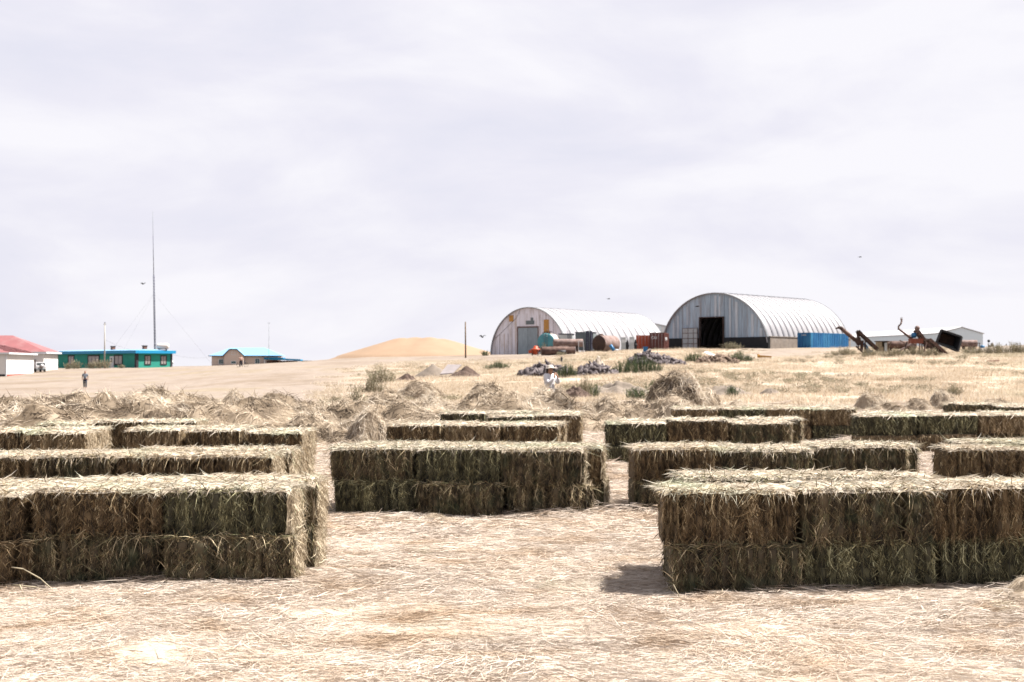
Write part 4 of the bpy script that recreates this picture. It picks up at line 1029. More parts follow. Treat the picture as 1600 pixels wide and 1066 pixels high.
# right shed
ang_r = math.atan2(-.685, .728)
cr_ = Vector((.1575*217, 217, 4.65))
shR, ER = arch_shed('arched_shed', 'arched metal shed with blue-grey gable and open black doorway', cr_, ang_r, 10.8, 9.6, 27, M_RGAB, (-2.75, 1.95, 5.35), 1.95, 16, 15)
for (x0_, x1_) in ((-10.8, -2.75), (1.95, 10.85)):
    q_ = MB(); q_.box((x0_, -.12, -1.2), (x1_, .3, 1.95)); part('plinth', q_, M_BLACKC, shR, 'black tarred plinth of the gable')
for sgn in (-1, 1):
    q_ = MB(); xa, xb = sorted((sgn*10.62, sgn*10.92)); q_.box((xa, .31, -1.2), (xb, 27, 1.93)); q_.box((xa-.05, .31, 1.93), (xb+.08, 27, 2.05)); part('side_wall', q_, M_CONCT, shR, 'tan concrete side wall')
q_ = MB(); q_.box((-2.9,-.16,-.5),(-2.75,.3,5.5)); q_.box((1.95,-.16,-.5),(2.1,.3,5.5)); q_.box((-2.75,-.16,5.35),(1.95,.3,5.5)); part('door_frame', q_, M_RUSTD, shR)
# slid-open door panel left of the opening: frame with boards
dl = MB()
for z in (.05, .95, 1.85, 2.75, 3.6): dl.box((-6.3,-.30,z),(-3.1,-.22,z+.09))
for x in (-6.3, -5.1, -4.0, -3.18): dl.box((x,-.32,.05),(x+.09,-.305,3.7))
pan = part('door_leaf', dl, M_RUST2, shR, 'open sliding door leaf with pale boards')
for (z0_, z1_) in ((.14,.93),(1.05,1.83),(1.95,2.73),(2.85,3.58)):
    for (xa, xb) in ((-6.2,-5.12),(-5.0,-4.02),(-3.9,-3.2)):
        q_ = MB(); q_.box((xa,-.28,z0_),(xb,-.25,z1_)); part('board', q_, M_LGREY, pan)
fl = MB(); fl.box((-10.5,.3,-.6),(10.5,26.5,.02)); part('floor', fl, M_CONCT, shR)
fl = MB(); fl.box((-9.4,.3,-.6),(9.4,38.5,.02)); part('floor', fl, M_CONCT, shL)

for (xa, xb, z0_, z1_) in ((-7.6,-7.3,1.98,5.9), (-8.6,-8.2,1.98,4.6), (.1,.55,5.5,9.1), (1.0,1.3,5.5,8.9), (3.1,3.4,1.98,8.6), (4.3,4.75,1.98,7.9), (7.4,7.9,1.98,5.8), (9.0,9.5,1.98,3.4), (-5.6,-5.4,4.2,7.4)):
    q_ = MB(); q_.box((xa,.085,z0_),(xb,.118,z1_)); part('light_strip', q_, M_LSTRIP, shR)
# grey shed between, long shed far right
gs = thing('grey_shed', 'grey metal shed seen between the two arched sheds', 'shed', (34.8, 335, 4.4), R(-8))
s3 = 335/2000
q_ = MB(); q_.prism([(-8,-.5),(9,-.5),(9,7.0),(1.6,8.6),(-8,9.6)], 0, 40); part('wall', q_, M_GREYSH, gs)
q_ = MB(); q_.prism([(-8.3,9.62),(1.6,8.62),(9.4,7.0),(9.4,7.2),(1.6,8.85),(-8.3,9.9)], -.4, 40.4); part('roof', q_, M_SHEDROOF, gs)
q_ = MB(); q_.box((4.3,-.25,4.0),(5.0,-.02,7.8)); part('downpipe', q_, M_FRAME, gs)
fz = 4.6
fsx = 116.3; fs_ = thing('long_shed', 'long pale gabled shed behind the scrap machinery at right', 'shed', (fsx, 331, fz), math.atan2(.18, .98))
zr_ = 11.8-fz; ze_ = 10.2-fz
q_ = MB(); q_.prism([(-7.2,-.6),(6.0,-.6),(6.0,ze_),(0,zr_),(-7.2,ze_)], 0, 58); part('wall', q_, M_GREYSH, fs_)
q_ = MB(); q_.add([(-7.5,-.3,ze_-.02),(0,-.3,zr_+.06),(0,58.3,zr_+.06),(-7.5,58.3,ze_-.02),(6.3,-.3,ze_-.02),(6.3,58.3,ze_-.02),
  (-7.5,-.3,ze_+.13),(0,-.3,zr_+.21),(0,58.3,zr_+.21),(-7.5,58.3,ze_+.13),(6.3,-.3,ze_+.13),(6.3,58.3,ze_+.13)],
  [(6,7,8,9),(7,10,11,8),(0,3,2,1),(1,2,5,4),(0,1,7,6),(1,4,10,7),(3,9,8,2),(2,8,11,5),(0,6,9,3),(4,5,11,10)]); part('roof', q_, M_SHEDROOF, fs_)
for k in range(6): 
    q_ = MB(); q_.box((-7.26,4+k*9,1.2),(-7.2,7+k*9,2.6)); part('window', q_, M_GLASS, fs_)

# ------------------------------------------------------------------ containers
def container(label, pxl, D, L, rz, m, h=2.6, w=2.44, cat='shipping container', grp='shipping containers by the sheds', door=True, logo=None):
    p = at(pxl, D); c_ = thing('shipping_container', label, cat, (p.x, p.y, p.z-.03), rz, grp)
    # local: door end at y=0 (x from 0 to w), body runs along +y
    q = MB(); q.box((.04, .05, .16), (w-.04, L-.04, h-.06)); part('shell', q, m, c_)
    q = MB()
    for x in (0, w-.13):
        for y in (0, L-.13): q.box((x, y, 0), (x+.13, y+.13, h))
    for z in (0, h-.12):
        q.box((.13, .0, z), (w-.13, .1, z+.12)); q.box((.13, L-.1, z), (w-.13, L, z+.12))
        for x in (0, w-.1): q.box((x, .13, z), (x+.1, L-.13, z+.12))
    part('frame', q, m, c_)
    q = MB(); nr = int(L/.56)
    for i in range(nr):
        y = .25 + i*(L-.4)/nr
        q.box((-.0, y, .14), (.04, y+.26, h-.13)); q.box((w-.04, y, .14), (w, y+.26, h-.13))
    part('corrugation', q, m, c_, kind='stuff')
    for k in (0, 1):
        x0_ = .15 + k*(w-.3)/2; d = MB(); d.box((x0_, .0, .14), (x0_+(w-.3)/2-.03, .045, h-.14)); dd_ = part('door', d, m, c_)
        rd = MB()
        for xx in (.28, .8): rd.tube((x0_+xx, -.04, .16), (x0_+xx, -.04, h-.16), .022, n=6)
        part('lock_rod', rd, m if not logo else M_CHROME, dd_)
    return c_
cb = container('long blue corrugated shipping container beside the right shed', 1268, 206, 12.2, R(-31), M_BLUEC)
cb.location = ((1246-800)/2000*207, 207, zq((1246-800)/2000*207, 207)-.05); cb.rotation_euler = (0, 0, R(-43.5))
# white stencil blocks on the door end
def letters(parent, txt, x, y, z, size, m, rx=math.pi/2, rz=0):
    cu = bpy.data.curves.new('lettering', 'FONT'); cu.body = txt; cu.size = size; cu.extrude = .004
    tmp = bpy.data.objects.new('tmp', cu); COL.objects.link(tmp)
    dg = bpy.context.evaluated_depsgraph_get(); me = bpy.data.meshes.new_from_object(tmp.evaluated_get(dg))
    bpy.data.objects.remove(tmp); me.materials.clear(); me.materials.append(m)
    o = link('lettering', me, parent, (x, y, z)); o.rotation_euler = (rx, 0, rz); return o
letters(cb, 'LEASE', .75, -.03, 2.1, .34, M_FRAME)
r1 = container('orange-red shipping container left of the brown one', 994, 212, 6.06, R(-20), M_REDC, logo=1)
r1.location = ((994-800)/2000*213, 213, zq(20.6, 213)-.05); r1.rotation_euler = (0, 0, R(-12))
r2_ = container('taller brown shipping container with white lettering by the right shed', 1014, 211, 6.06, R(-20), M_BROWNC, h=2.95, logo=1)
r2_.location = ((1015-800)/2000*210.5, 210.5, zq(22.6, 210.5)-.05); r2_.rotation_euler = (0, 0, R(-14))
letters(r2_, 'CAI', .25, -.05, 1.9, .62, M_FRAME)
sd = letters(r2_, 'HANJIN', 2.46, .7, 1.7, .8, M_FRAME, rz=math.pi/2)

# ------------------------------------------------------------------ tanks, boxes and dispensers by the left shed
def hcyl(mb, c, r, L, n=24, dish=.12):
    mb.lathe([(.001, -L/2-dish*.6), (r*.6, -L/2-dish*.45), (r*.98, -L/2), (r, -L/2+.03), (r, L/2-.03), (r*.98, L/2), (r*.6, L/2+dish*.45), (.001, L/2+dish*.6)], c, axis='y', n=n); return mb
D1 = 212
p = at(853, D1); tt = thing('fuel_tank', 'teal ended round fuel tank with ladder before the left shed', 'tank', p, R(-14))
q_ = MB(); hcyl(q_, (0, 2.5, 2.0), 1.42, 5.0); part('shell', q_, mat('cream_tank', (.48,.44,.38), .6, var=.1), tt)
q_ = MB(); q_.lathe([(.001,-.10),(.85,-.085),(1.42,-.03),(1.44,.0),(1.44,.12)], (0,-.03,2.0), axis='y', n=24); part('end_cap', q_, M_TEAL, tt)
q_ = MB(); q_.box((-1.5,.0,.3),(1.5,.5,1.05)); q_.box((-1.5,4.3,.0),(1.5,4.9,.9)); part('cradle', q_, mat('faded_maroon', (.19,.10,.12), .8), tt)
q_ = MB()
for x in (-.25,.25): q_.tube((x,-.2,.5),(x,-.2,3.4),.03,n=5)
for k in range(8): q_.tube((-.25,-.2,.8+k*.34),(.25,-.2,.8+k*.34),.025,n=5)
part('ladder', q_, M_GREY, tt)
q_ = MB(); q_.box((-.65,.2,3.36),(.65,1.2,3.5)); q_.tube((.1,.5,3.4),(.1,.5,4.1),.07,n=6); q_.tube((.5,.5,3.4),(.5,.6,3.95),.05,n=6); q_.bar((-.5,.5,3.6),(.9,.5,3.65),.12); part('hatch', q_, M_RUST, tt)
p = at(873, 216); bx = thing('steel_tank_box', 'pale rectangular steel tank with dark rim and ladder', 'tank', p, R(-8))
q_ = MB(); q_.box((0,0,1.0),(2.35,2.6,3.05)); part('shell', q_, M_LGREY, bx)
q_ = MB(); q_.box((-.08,-.08,3.05),(2.43,2.68,3.22)); q_.box((-.02,-.02,0),(.1,2.6,1)); q_.box((2.25,-.02,0),(2.37,2.6,1)); q_.box((-.2,.2,.4),(2.4,2.5,1.0)); part('frame', q_, M_STEEL, bx)
q_ = MB()
for x in (1.55, 1.95): q_.tube((x,-.1,.9),(x,-.1,3.8),.035,n=5)
for k in range(7): q_.tube((1.55,-.1,1.1+k*.3),(1.95,-.1,1.1+k*.3),.025,n=5)
part('ladder', q_, M_STEEL, bx)
p = at(899, 218); bx2 = thing('steel_silo_box', 'tall dark grey steel box tank with side ladder', 'tank', p, R(-14))
q_ = MB(); q_.box((0,0,.3),(3.1,2.8,3.3)); part('shell', q_, M_GREY, bx2)
q_ = MB(); q_.box((-.1,-.1,3.3),(3.2,2.9,3.4)); part('lid', q_, M_STEEL, bx2)
q_ = MB(); q_.box((1.85,-.7,-.3),(2.95,-.05,3.55)); part('ladder_cage', q_, M_STEEL, bx2)
q_ = MB()
for x in (1.85,2.6): q_.tube((x,-.75,0),(x,-.75,3.9),.05,n=6)
for k in range(10): q_.tube((2.0,-.76,.2+k*.33),(2.6,-.76,.2+k*.33),.03,n=5)
part('ladder', q_, M_GREY, bx2)
p = at(925, 224); bx3 = thing('white_slatted_box', 'pale slatted trailer box left of the big rust tank', 'trailer box', p, R(-14))
q_ = MB()
for k in range(8): q_.box((0,0,.9+k*.27),(1.9,2.4,.9+k*.27+.24))
part('slat', q_, M_LGREY, bx3)
q_ = MB(); q_.box((-.4,.1,.1),(2.0,2.3,.9)); part('undercarriage', q_, M_STEEL, bx3)
# big rust tank
p = at(936, 203); rt_ = thing('rusty_tank', 'big rusty round tank with dark end facing the stacks', 'tank', p, R(-38))
q_ = MB(); hcyl(q_, (0, 2.0, 1.33), 1.32, 4.2, n=30, dish=.1); part('shell', q_, M_RUSTD, rt_)
q_ = MB(); q_.lathe([(1.325, -.02),(1.335, 0.0),(1.335, 4.1),(1.325,4.12)], (0,-.05,1.33), axis='y', n=30); part('shell_band', q_, M_RUST2, rt_)
q_ = MB(); q_.lathe([(.3,0),(.3,.25),(.05,.3)], (0,.6,2.62), n=10); q_.bar((-.5,.6,2.72),(.5,.6,2.68),.1); part('hatch', q_, M_RUST, rt_)
# pipe-like tanks
p = at(866, 200); pt = thing('rusty_cylinder', 'long pale rusty cylinder tank lying behind the nearer one', 'tank', p, R(-84))
q_ = MB(); hcyl(q_, (0, 2.2, 1.75), .62, 4.6); part('shell', q_, M_RUST2, pt)
q_ = MB(); q_.box((-.5,.5,0),(.5,.8,1.25)); q_.box((-.5,3.5,0),(.5,3.8,1.25)); part('support', q_, M_RUSTD, pt)
p = at(845, 190); pt = thing('rusty_cylinder', 'nearest rusty cylinder tank lying in the weeds', 'tank', p, R(-86))
q_ = MB(); hcyl(q_, (0, 2.6, .72), .64, 4.9); part('shell', q_, M_RUST, pt)
q_ = MB(); q_.lathe([(.62,5.0),(.68,5.02),(.68,5.12),(.60,5.12)], (0,0,.72), axis='y', n=20); q_.tube((-.1,1.3,1.4),(-.1,4.2,1.42),.06,n=6); part('flange', q_, M_RUST2, pt)
p = at(878, 188); q_ = MB(); q_.tube((-.5,0,.35),(.55,0,.35),.35,n=14); o = link('black_drum', q_.mesh('black_drum', M_DARK), None, p); tag(o, 'black drum lying before the nearest rusty cylinder', 'drum')
# white frame, orange hopper, blue barrel
p = at(904, 196); q_ = MB(); q_.bar((0,0,0),(0,0,1.9),.09); q_.bar((0,0,1.9),(.7,0,1.85),.09); q_.bar((.7,0,1.9),(.85,0,0),.09); q_.bar((.8,0,.05),(1.2,0,.0),.09)
o = link('white_pipe_frame', q_.mesh('white_pipe_frame', M_FRAME), None, p); tag(o, 'bent white pipe frame standing by the rusty cylinders', 'frame')
p = at(836, 198); oh = thing('orange_hopper', 'bright orange metal hopper in the weeds before the left shed', 'hopper', p)
q_ = MB(); q_.lathe([(.75,.95),(.72,1.02),(.36,1.1),(.34,1.42),(.1,1.5),(.01,1.5)], (.1,0,0), n=16); part('lid', q_, M_ORANGE, oh)
q_ = MB(); q_.lathe([(.72,.92),(.42,.55),(.3,.1)], (0,0,0), n=16); q_.box((-1.0,-.3,.35),(-.35,.3,.8)); part('cone', q_, M_ORANGE, oh)
q_ = MB()
for a in (.5, 2.2, 3.9, 5.4): q_.tube((math.cos(a)*.6,math.sin(a)*.6,.9),(math.cos(a)*.65,math.sin(a)*.65,-.05),.05,n=5)
part('leg', q_, M_RUST, oh)
p = at(956.5, 198); q_ = MB(); q_.tube((-.28,0,1.0),(.28,-.1,.1),.26,n=12); o = link('blue_barrel', q_.mesh('blue_barrel', M_BLUE2), None, p); tag(o, 'blue barrel leaning against the big rust tank', 'barrel')
p = at(963, 197); q_ = MB(); q_.tube((-.2,0,.16),(.25,0,.16),.16,n=10); o = link('white_can', q_.mesh('white_can', M_FRAME), None, p); tag(o, 'small white can on the ground by the blue barrel', 'can')
for px, lb in ((970.5, 'left pale fuel dispenser cabinet before the arched shed roof'), (983.5, 'right pale fuel dispenser cabinet beside the red container')):
    p = at(px, 201); fd = thing('fuel_dispenser', lb, 'fuel dispenser', p, R(-8), 'fuel dispensers')
    q_ = MB(); q_.box((0,0,0),(.74,.55,2.15)); part('cabinet', q_, M_LGREY, fd)
    q_ = MB(); q_.box((.1,-.03,1.3),(.62,-.002,1.8)); part('dial_panel', q_, M_FRAME, fd)
    q_ = MB(); q_.box((.74,.1,.1),(1.15,.5,1.4)); q_.tube((.95,.1,1.4),(.95,.1,1.75),.12,n=8); q_.lathe([(.01,-.05),(.28,-.05),(.28,.05),(.01,.05)], (.98,.05,.85), axis='y', n=12); part('pump', q_, M_DARK, fd)
# black standpipe
p = at(877.5, 150); q_ = MB(); q_.tube((0,0,0),(0,0,.62),.12,n=10); q_.tube((0,0,.62),(0,0,.85),.15,.05,n=10); q_.bar((.1,0,.12),(.85,-.1,.18),.14); q_.bar((.8,-.1,.2),(.8,-.1,-.05),.12)
o = link('black_standpipe', q_.mesh('black_standpipe', M_DARK), None, p); tag(o, 'short black standpipe beside the left rubble heap', 'standpipe')
# wooden pole
p = at(727.5, 205); q_ = MB(); q_.tube((0,0,-.3),(-.03,0,(573-503)*205/2000-(p.z-CAM_H)),.13,.10,n=10); o = link('wooden_pole', q_.mesh('wooden_pole', M_WOOD), None, p); tag(o, 'dark wooden pole standing before the grain pile', 'pole')
# blue crate on rubble, yellow beam, litter
p = at(1195, 150); q_ = MB(); q_.bar((-.85,0,.12),(.8,.3,.1),.22,.2); q_.bar((-.85,-.1,.35),(-.6,.3,.3),.12,.2); q_.bar((-.7,-.2,.26),(.8,.1,.16),.12); o = link('ochre_board', q_.mesh('ochre_board', M_YELLOW), None, p); tag(o, 'ochre yellow board lying in dry grass before right shed', 'board')

# ------------------------------------------------------------------ mounds: grain, soil, rubble
def mound(name, label, cat, loc, sx, sy, h, m, seed, peak=1.0, rough=.12, G=44, power=1.0, freq=2.0, rz=0, grp=None):
    a, b_ = np.meshgrid(np.linspace(-1.05, 1.05, G), np.linspace(-1.05, 1.05, G), indexing='ij')
    r = np.sqrt(a*a+b_*b_)*(1+.08*fbm(np.arctan2(b_, a)*1.5+seed, 0*a, 0, seed, 2)*2)
    z = np.clip(1-r, -.02, 1)**power
    z = z*(1+rough*2*fbm(a*freq+seed, b_*freq, 0, seed, 3)) + rough*.25*fbm(a*freq*4, b_*freq*4, 0, seed+3, 3)*np.clip(1.1-r,0,1) - .05*(r > 1)
    z = np.where(r > 1, np.minimum(z, -.03), z)
    V = np.stack([a*sx, b_*sy, z*h], -1).reshape(-1, 3)
    k = (np.arange(G-1)[:, None]*G + np.arange(G-1)[None, :]).ravel()
    o_ = link(name, new_mesh(name, V, np.stack([k, k+G, k+G+1, k+1], 1), None, [m], smooth=True), None, loc, rz)
    return tag(o_, label, cat, grp)
# grain pile: rounded ridge with straight angle-of-repose flanks
gpx = at(655, 285)
def grain():
    G = 70; a, b_ = np.meshgrid(np.linspace(-26, 26, G), np.linspace(-22, 16, 50), indexing='ij')
    # union of cones along a ridge
    z = np.full_like(a, -1.0)
    for cx, cy, hh in ((-3.6, 0, 4.35), (-1, .8, 4.45), (2.2, -.4, 4.4), (5.0, .5, 4.1), (7.0, 0, 3.5), (-6.5, .3, 3.3), (-1.5,-4.2,2.4), (3.6,-3.8,2.2), (9.5,.5,2.6)):
        r = np.sqrt(((a-cx)*.90)**2 + (b_-cy)**2); c_ = hh - .34*np.sqrt(r*r+1.2) + .25 - .5*np.clip(r-13, 0, 99)
        z = np.maximum(z, c_) + .0
    z = z + .10*fbm(a/3, b_/3, 0, 5, 3) + .12
    z = np.maximum(z, -4.0)
    V = np.stack([a, b_, z], -1).reshape(-1, 3); k = (np.arange(G-1)[:, None]*50 + np.arange(49)[None, :]).ravel()
    o_ = link('grain_pile', new_mesh('grain_pile', V, np.stack([k, k+50, k+51, k+1], 1), None, [M_GRAIN], smooth=True), None, (gpx.x, gpx.y, gpx.z-.1))
    tag(o_, 'large golden grain pile left of the arched sheds', 'grain pile')
grain()
p = ground_hit(676, 590); mound('soil_mound', 'grey-tan soil mound left of the slabs', 'soil mound', (p.x, p.y+1, p.z-.05), 1.9, 1.6, 1.25, M_SOILG, 1, rough=.10, power=.75)
p = ground_hit(728, 591); mound('soil_mound', 'dark brown soil mound beside the grey slabs', 'soil mound', (p.x, p.y, p.z-.05), 1.8, 1.4, 1.05, M_SOILD, 2, rough=.22, freq=3, power=.8)
p = at(636, 112); mound('soil_mound', 'small dark lumpy mound left of the grey-tan one', 'soil mound', (p.x, p.y, p.z-.05), 1.1, 1.0, .6, M_SOILD, 3, rough=.4, freq=4, power=.7)
p = ground_hit(704, 590); sl = thing('concrete_slab', 'tilted grey slab leaning on the dark soil mound', 'slab', p)
q_ = MB(); q_.add([(-.95,-.9,.25),(.25,-1.1,.35),(1.0,.4,1.12),(-.3,.7,1.15)]+[(-.95,-.9,.33),(.25,-1.1,.43),(1.0,.4,1.2),(-.3,.7,1.23)], [(3,2,1,0),(4,5,6,7),(0,1,5,4),(1,2,6,5),(2,3,7,6),(3,0,4,7)]); part('slab', q_, M_SLAB, sl)
p = at(965, 66); mound('soil_mound', 'broad grey soil bank with weeds behind the hay heaps', 'soil mound', (p.x, p.y, p.z-.1), 2.2, 1.8, .62, M_SOILG, 4, rough=.35, freq=4, power=.5)
p = at(1128, 66); mound('soil_mound', 'low grey mound right of the tallest hay heap', 'soil mound', (p.x, p.y, p.z-.1), 1.6, 1.5, .55, M_SOILG, 5, rough=.35, freq=4, power=.5)
p = at(1203, 66); mound('soil_mound', 'tiny grey clod in the golden grass at right', 'soil mound', (p.x, p.y, p.z), .55, .4, .35, M_SOILG, 6, rough=.3, freq=3, power=.6)
p = at(898, 62); mound('soil_mound', 'small dark lump right of the white-shirted person', 'soil mound', (p.x, p.y, p.z), .8, .6, .55, M_SOILD, 7, rough=.4, freq=4, power=.6)

def rubble(label, pxl, pxr, top, D, seed, n=260, many=2, s=.34, mt=M_ROCK, prof=None):
    rg_ = np.random.default_rng(seed); c = ground_hit((pxl+pxr)/2, D) if D > 400 else at((pxl+pxr)/2, D); D = c.y; w = (pxr-pxl)/2*D/F_PX
    h = (CAM_H + (HOR-top)*D/F_PX - c.z)*.74
    V, Q = [], []
    cube = np.array([(x, y, z) for z in (-1, 1) for y in (-1, 1) for x in (-1, 1)], float)
    fq = np.array([(0,2,3,1),(4,5,7,6),(0,1,5,4),(1,3,7,5),(3,2,6,7),(2,0,4,6)])
    prof = prof or [(-1, .1), (-.5, .8), (0, 1), (.5, .75), (1, .05)]
    o = 0
    for i in range(n*many):
        u = rg_.uniform(-1, 1); v = rg_.uniform(-1, 1); 
        hh = np.interp(u, [a for a, _ in prof], [b for _, b in prof])*max(0, 1-abs(v)**1.6)*h
        z = hh - rg_.uniform(-.1, .4)*s
        b_ = cube*(1+.25*rg_.normal(size=(8, 3)))*np.array([rg_.uniform(.6, 1.9), rg_.uniform(.5, 1), rg_.uniform(.12, .4)])*s*.50*rg_.choice([.4, .6, .9, 1.5])
        q = rg_.normal(size=4); q /= np.linalg.norm(q); R3 = np.array(Matrix([list(r) for r in __import__('mathutils').Quaternion(q).to_matrix()]))
        b_ = b_ @ R3.T + np.array([u*w, v*w*.55, z])
        V.append(b_); Q.append(fq+o); o += 8
    V = np.concatenate(V); Q = np.concatenate(Q)
    # core mound so the heap is solid
    G = 20; a, b2 = np.meshgrid(np.linspace(-1, 1, G), np.linspace(-1, 1, G), indexing='ij')
    z = np.interp(a, [x for x, _ in prof], [y for _, y in prof])*np.clip(1-np.abs(b2)**1.6, 0, 1)*h*.86 - .22
    Vc = np.stack([a*w, b2*w*.55, z], -1).reshape(-1, 3); k = (np.arange(G-1)[:, None]*G + np.arange(G-1)[None, :]).ravel()
    Qc = np.stack([k, k+G, k+G+1, k+1], 1)+len(V)
    th_ = thing('rubble_heap', label, 'rubble heap', (c.x, c.y, c.z))
    s_o = link('stones', new_mesh('stones', np.concatenate([V, Vc]), np.concatenate([Q, Qc]), None, [mt]), th_); s_o['kind'] = 'stuff'
    return th_
rubble('purplish stone rubble heap behind the white-shirted person', 812, 896, 567, 588, 1, n=460)
rubble('small stone rubble heap left of the big green bush', 898, 962, 567, 587, 2, n=260)
rubble('tall stone rubble heap sloping down right of the red containers', 984, 1066, 546, 571, 3, n=480, s=.40, prof=[(-1, .25), (-.7, .7), (-.35, 1), (0, .75), (.5, .4), (1, .03)])
rubble('brown rubble heap under a white tarp before the right shed', 1094, 1152, 555, 568, 4, n=240, s=.4, mt=mat('brown_rubble', (.17,.12,.09), .95, var=.4, scale=3))
p = ground_hit(1110, 566); q_ = MB(); _t5 = [(-.7,.1,1.05),(0,-.1,.75),(.75,.0,.62),(.2,.4,.95),(-.4,.5,1.15)]; q_.add(_t5, [(0,1,3),(1,2,3),(0,3,4)]); q_.add([(a,b2,c_-.05) for a,b2,c_ in _t5], [(3,1,0),(3,2,1),(4,3,0)])
o = link('white_tarp', q_.mesh('white_tarp', M_TARP), None, p); tag(o, 'crumpled white tarp on top of the brown rubble', 'tarp')
p = ground_hit(1025, 571); _D = p.y+1.0; p = Vector(((1008.5-800)*_D/2000, _D, CAM_H+(HOR-547)*_D/2000)); q_ = MB(); q_.box((-.22,-.22,-.25),(.22,.22,.3)); q_.box((-.25,-.25,.3),(.25,.25,.35)); o = link('blue_crate', q_.mesh('blue_crate', M_BLUE2), None, p); tag(o, 'small blue crate on top of the tall rubble heap', 'crate')
p = at(934, 124); mound('stone_pile', 'pale stone mound in the middle of the small rubble', 'stone pile', (p.x, p.y, p.z), .8, .7, 1.1, mat('pale_stone', (.42,.36,.30), .9, var=.15), 9, rough=.35, freq=4, power=.5)

# ------------------------------------------------------------------ bushes
def bush_mesh(seed, n=900, mt=M_WEED, wd=.035, spread=.5, up=1.0):
    rg_ = np.random.default_rng(seed); ns = 26
    base = np.stack([rg_.normal(size=ns)*.30, rg_.normal(size=ns)*.30, np.zeros(ns)], 1)
    tip = base + np.stack([rg_.normal(size=ns)*spread, rg_.normal(size=ns)*spread, rg_.uniform(.55, 1.0, ns)*up], 1)
    P_ = [strand_set(base, unit(tip-base), np.linalg.norm(tip-base, axis=1), np.full(ns, .03), np.zeros((ns, 3)), rg_, rg_.uniform(0, .4, ns))]
    k = rg_.integers(0, ns, n); u = rg_.uniform(.12, 1, n)[:, None]
    p_ = base[k]*(1-u) + tip[k]*u + rg_.normal(size=(n, 3))*.05; p_[:, 2] = np.maximum(p_[:, 2], .02)
    D = unit((tip-base)[k]*.6 + rg_.normal(size=(n, 3))*.6)
    P_.append(strand_set(p_, D, rg_.uniform(.08, .22, n), rg_.uniform(.6, 1.4, n)*wd, rg_.normal(size=(n,3))*.2, rg_, rg_.random(n)))
    V, Q, T, A = join(P_); return new_mesh('bush', V, Q, T, [mt], A)
BG = [bush_mesh(700+i) for i in range(3)]; BS = [bush_mesh(720+i, mt=M_SCRUB, n=800) for i in range(3)]
def clump(name, label, cat, pxl, pxr, top, base, meshes, n, seed, grp=None, D=None):
    """one bush: several leafy branches as its parts"""
    p_ = ground_hit((pxl+pxr)/2, base) if D is None else at((pxl+pxr)/2, D)
    D = p_.y; w = (pxr-pxl)/2*D/F_PX; h = CAM_H+(HOR-top)*D/F_PX - p_.z
    if D is not None: h = max(h, .25)
    th_ = thing(name, label, cat, p_, 0, grp); rr = random.Random(seed)
    for i in range(n):
        u = (i+.5)/n*2-1; x = u*w*.8; y = rr.uniform(-.4, .4)*min(w, 2.5)
        o_ = link('branch', rr.choice(meshes), th_, (x, y, zq(p_.x+x, p_.y+y)-p_.z-.03)); 
        hh = h*(1-.55*u*u)*rr.uniform(.85, 1.15); s = max(w/n*1.7, .3)
        o_.scale = (s, s, hh); o_.rotation_euler = (0, 0, rr.uniform(0, 6.28))
    return th_
GB = 'green weed bushes among the rubble'
clump('green_bush', 'big green weed bush left of the tall rubble heap', 'bush', 944, 1042, 557, 584, BG, 12, 1, GB)
clump('green_bush', 'green weeds at the right end of the person-side rubble', 'bush', 868, 904, 567, 590, BG, 5, 2, GB)
clump('green_bush', 'low green weeds left of the stone rubble under left shed', 'bush', 752, 800, 564, 578, BG, 6, 3, GB)
clump('green_bush', 'small green bush at the foot of left shed corner', 'bush', 752, 764, 546, 556, BG, 2, 4, GB, D=225)
clump('green_bush', 'green weeds left of the brown rubble before right shed', 'bush', 1068, 1102, 550, 566, BG, 5, 5, GB)
clump('green_bush', 'green weeds right of the white tarp', 'bush', 1130, 1182, 549, 566, BG, 6, 6, GB)
clump('grey_bush', 'rounded grey-green bush at the right shed doorway', 'bush', 1132, 1152, 532, 546, BS, 2, 7, D=203)
clump('grey_bush', 'tiny grey-green bush right of the doorway bush', 'bush', 1151, 1158, 538, 546, BS, 1, 7, D=204)
clump('green_bush', 'pale green weed tuft right of the white-shirted person', 'bush', 900, 925, 588, 614, BS, 3, 8, D=64)
clump('green_bush', 'bright green sprig on the soil bank near the tallest hay heap', 'bush', 1010, 1032, 588, 600, BG, 2, 9, D=64)
clump('green_bush', 'small green sprig between pale tuft and soil bank', 'bush', 924, 934, 598, 614, BG, 1, 10, D=62)
clump('green_bush', 'low green creeping weeds on the grey soil bank', 'bush', 976, 1012, 601, 612, BG, 3, 11, D=60)
clump('green_bush', 'green weed at the right foot of the tallest heap', 'bush', 1136, 1152, 598, 612, BG, 2, 12, D=62)
SB = 'grey-green scrub bushes under the scrap machinery'
for i, (a_, b2, tp, D_) in enumerate(((1300, 1345, 543, 152), (1340, 1382, 544, 148), (1378, 1418, 541, 146), (1414, 1446, 540, 148), (1440, 1470, 543, 146), (1500, 1540, 541, 150), (1536, 1572, 536, 150), (1566, 1606, 534, 150))):
    nm = ['leftmost scrub bush under the hooked auger', 'scrub bush between the hooked auger and the belt elevator', 'scrub bush below the little booth', 'grey-green scrub before the long rust tank', 'scrub bush below the tall elevator pair', 'scrub bush right of the black scoop', 'scrub bush below the rusty stack', 'scrub bush on the bank at the right edge'][i]
    clump('scrub_bush', nm, 'bush', a_, b2, tp, 560, BS, 5, 20+i, SB, D=D_)
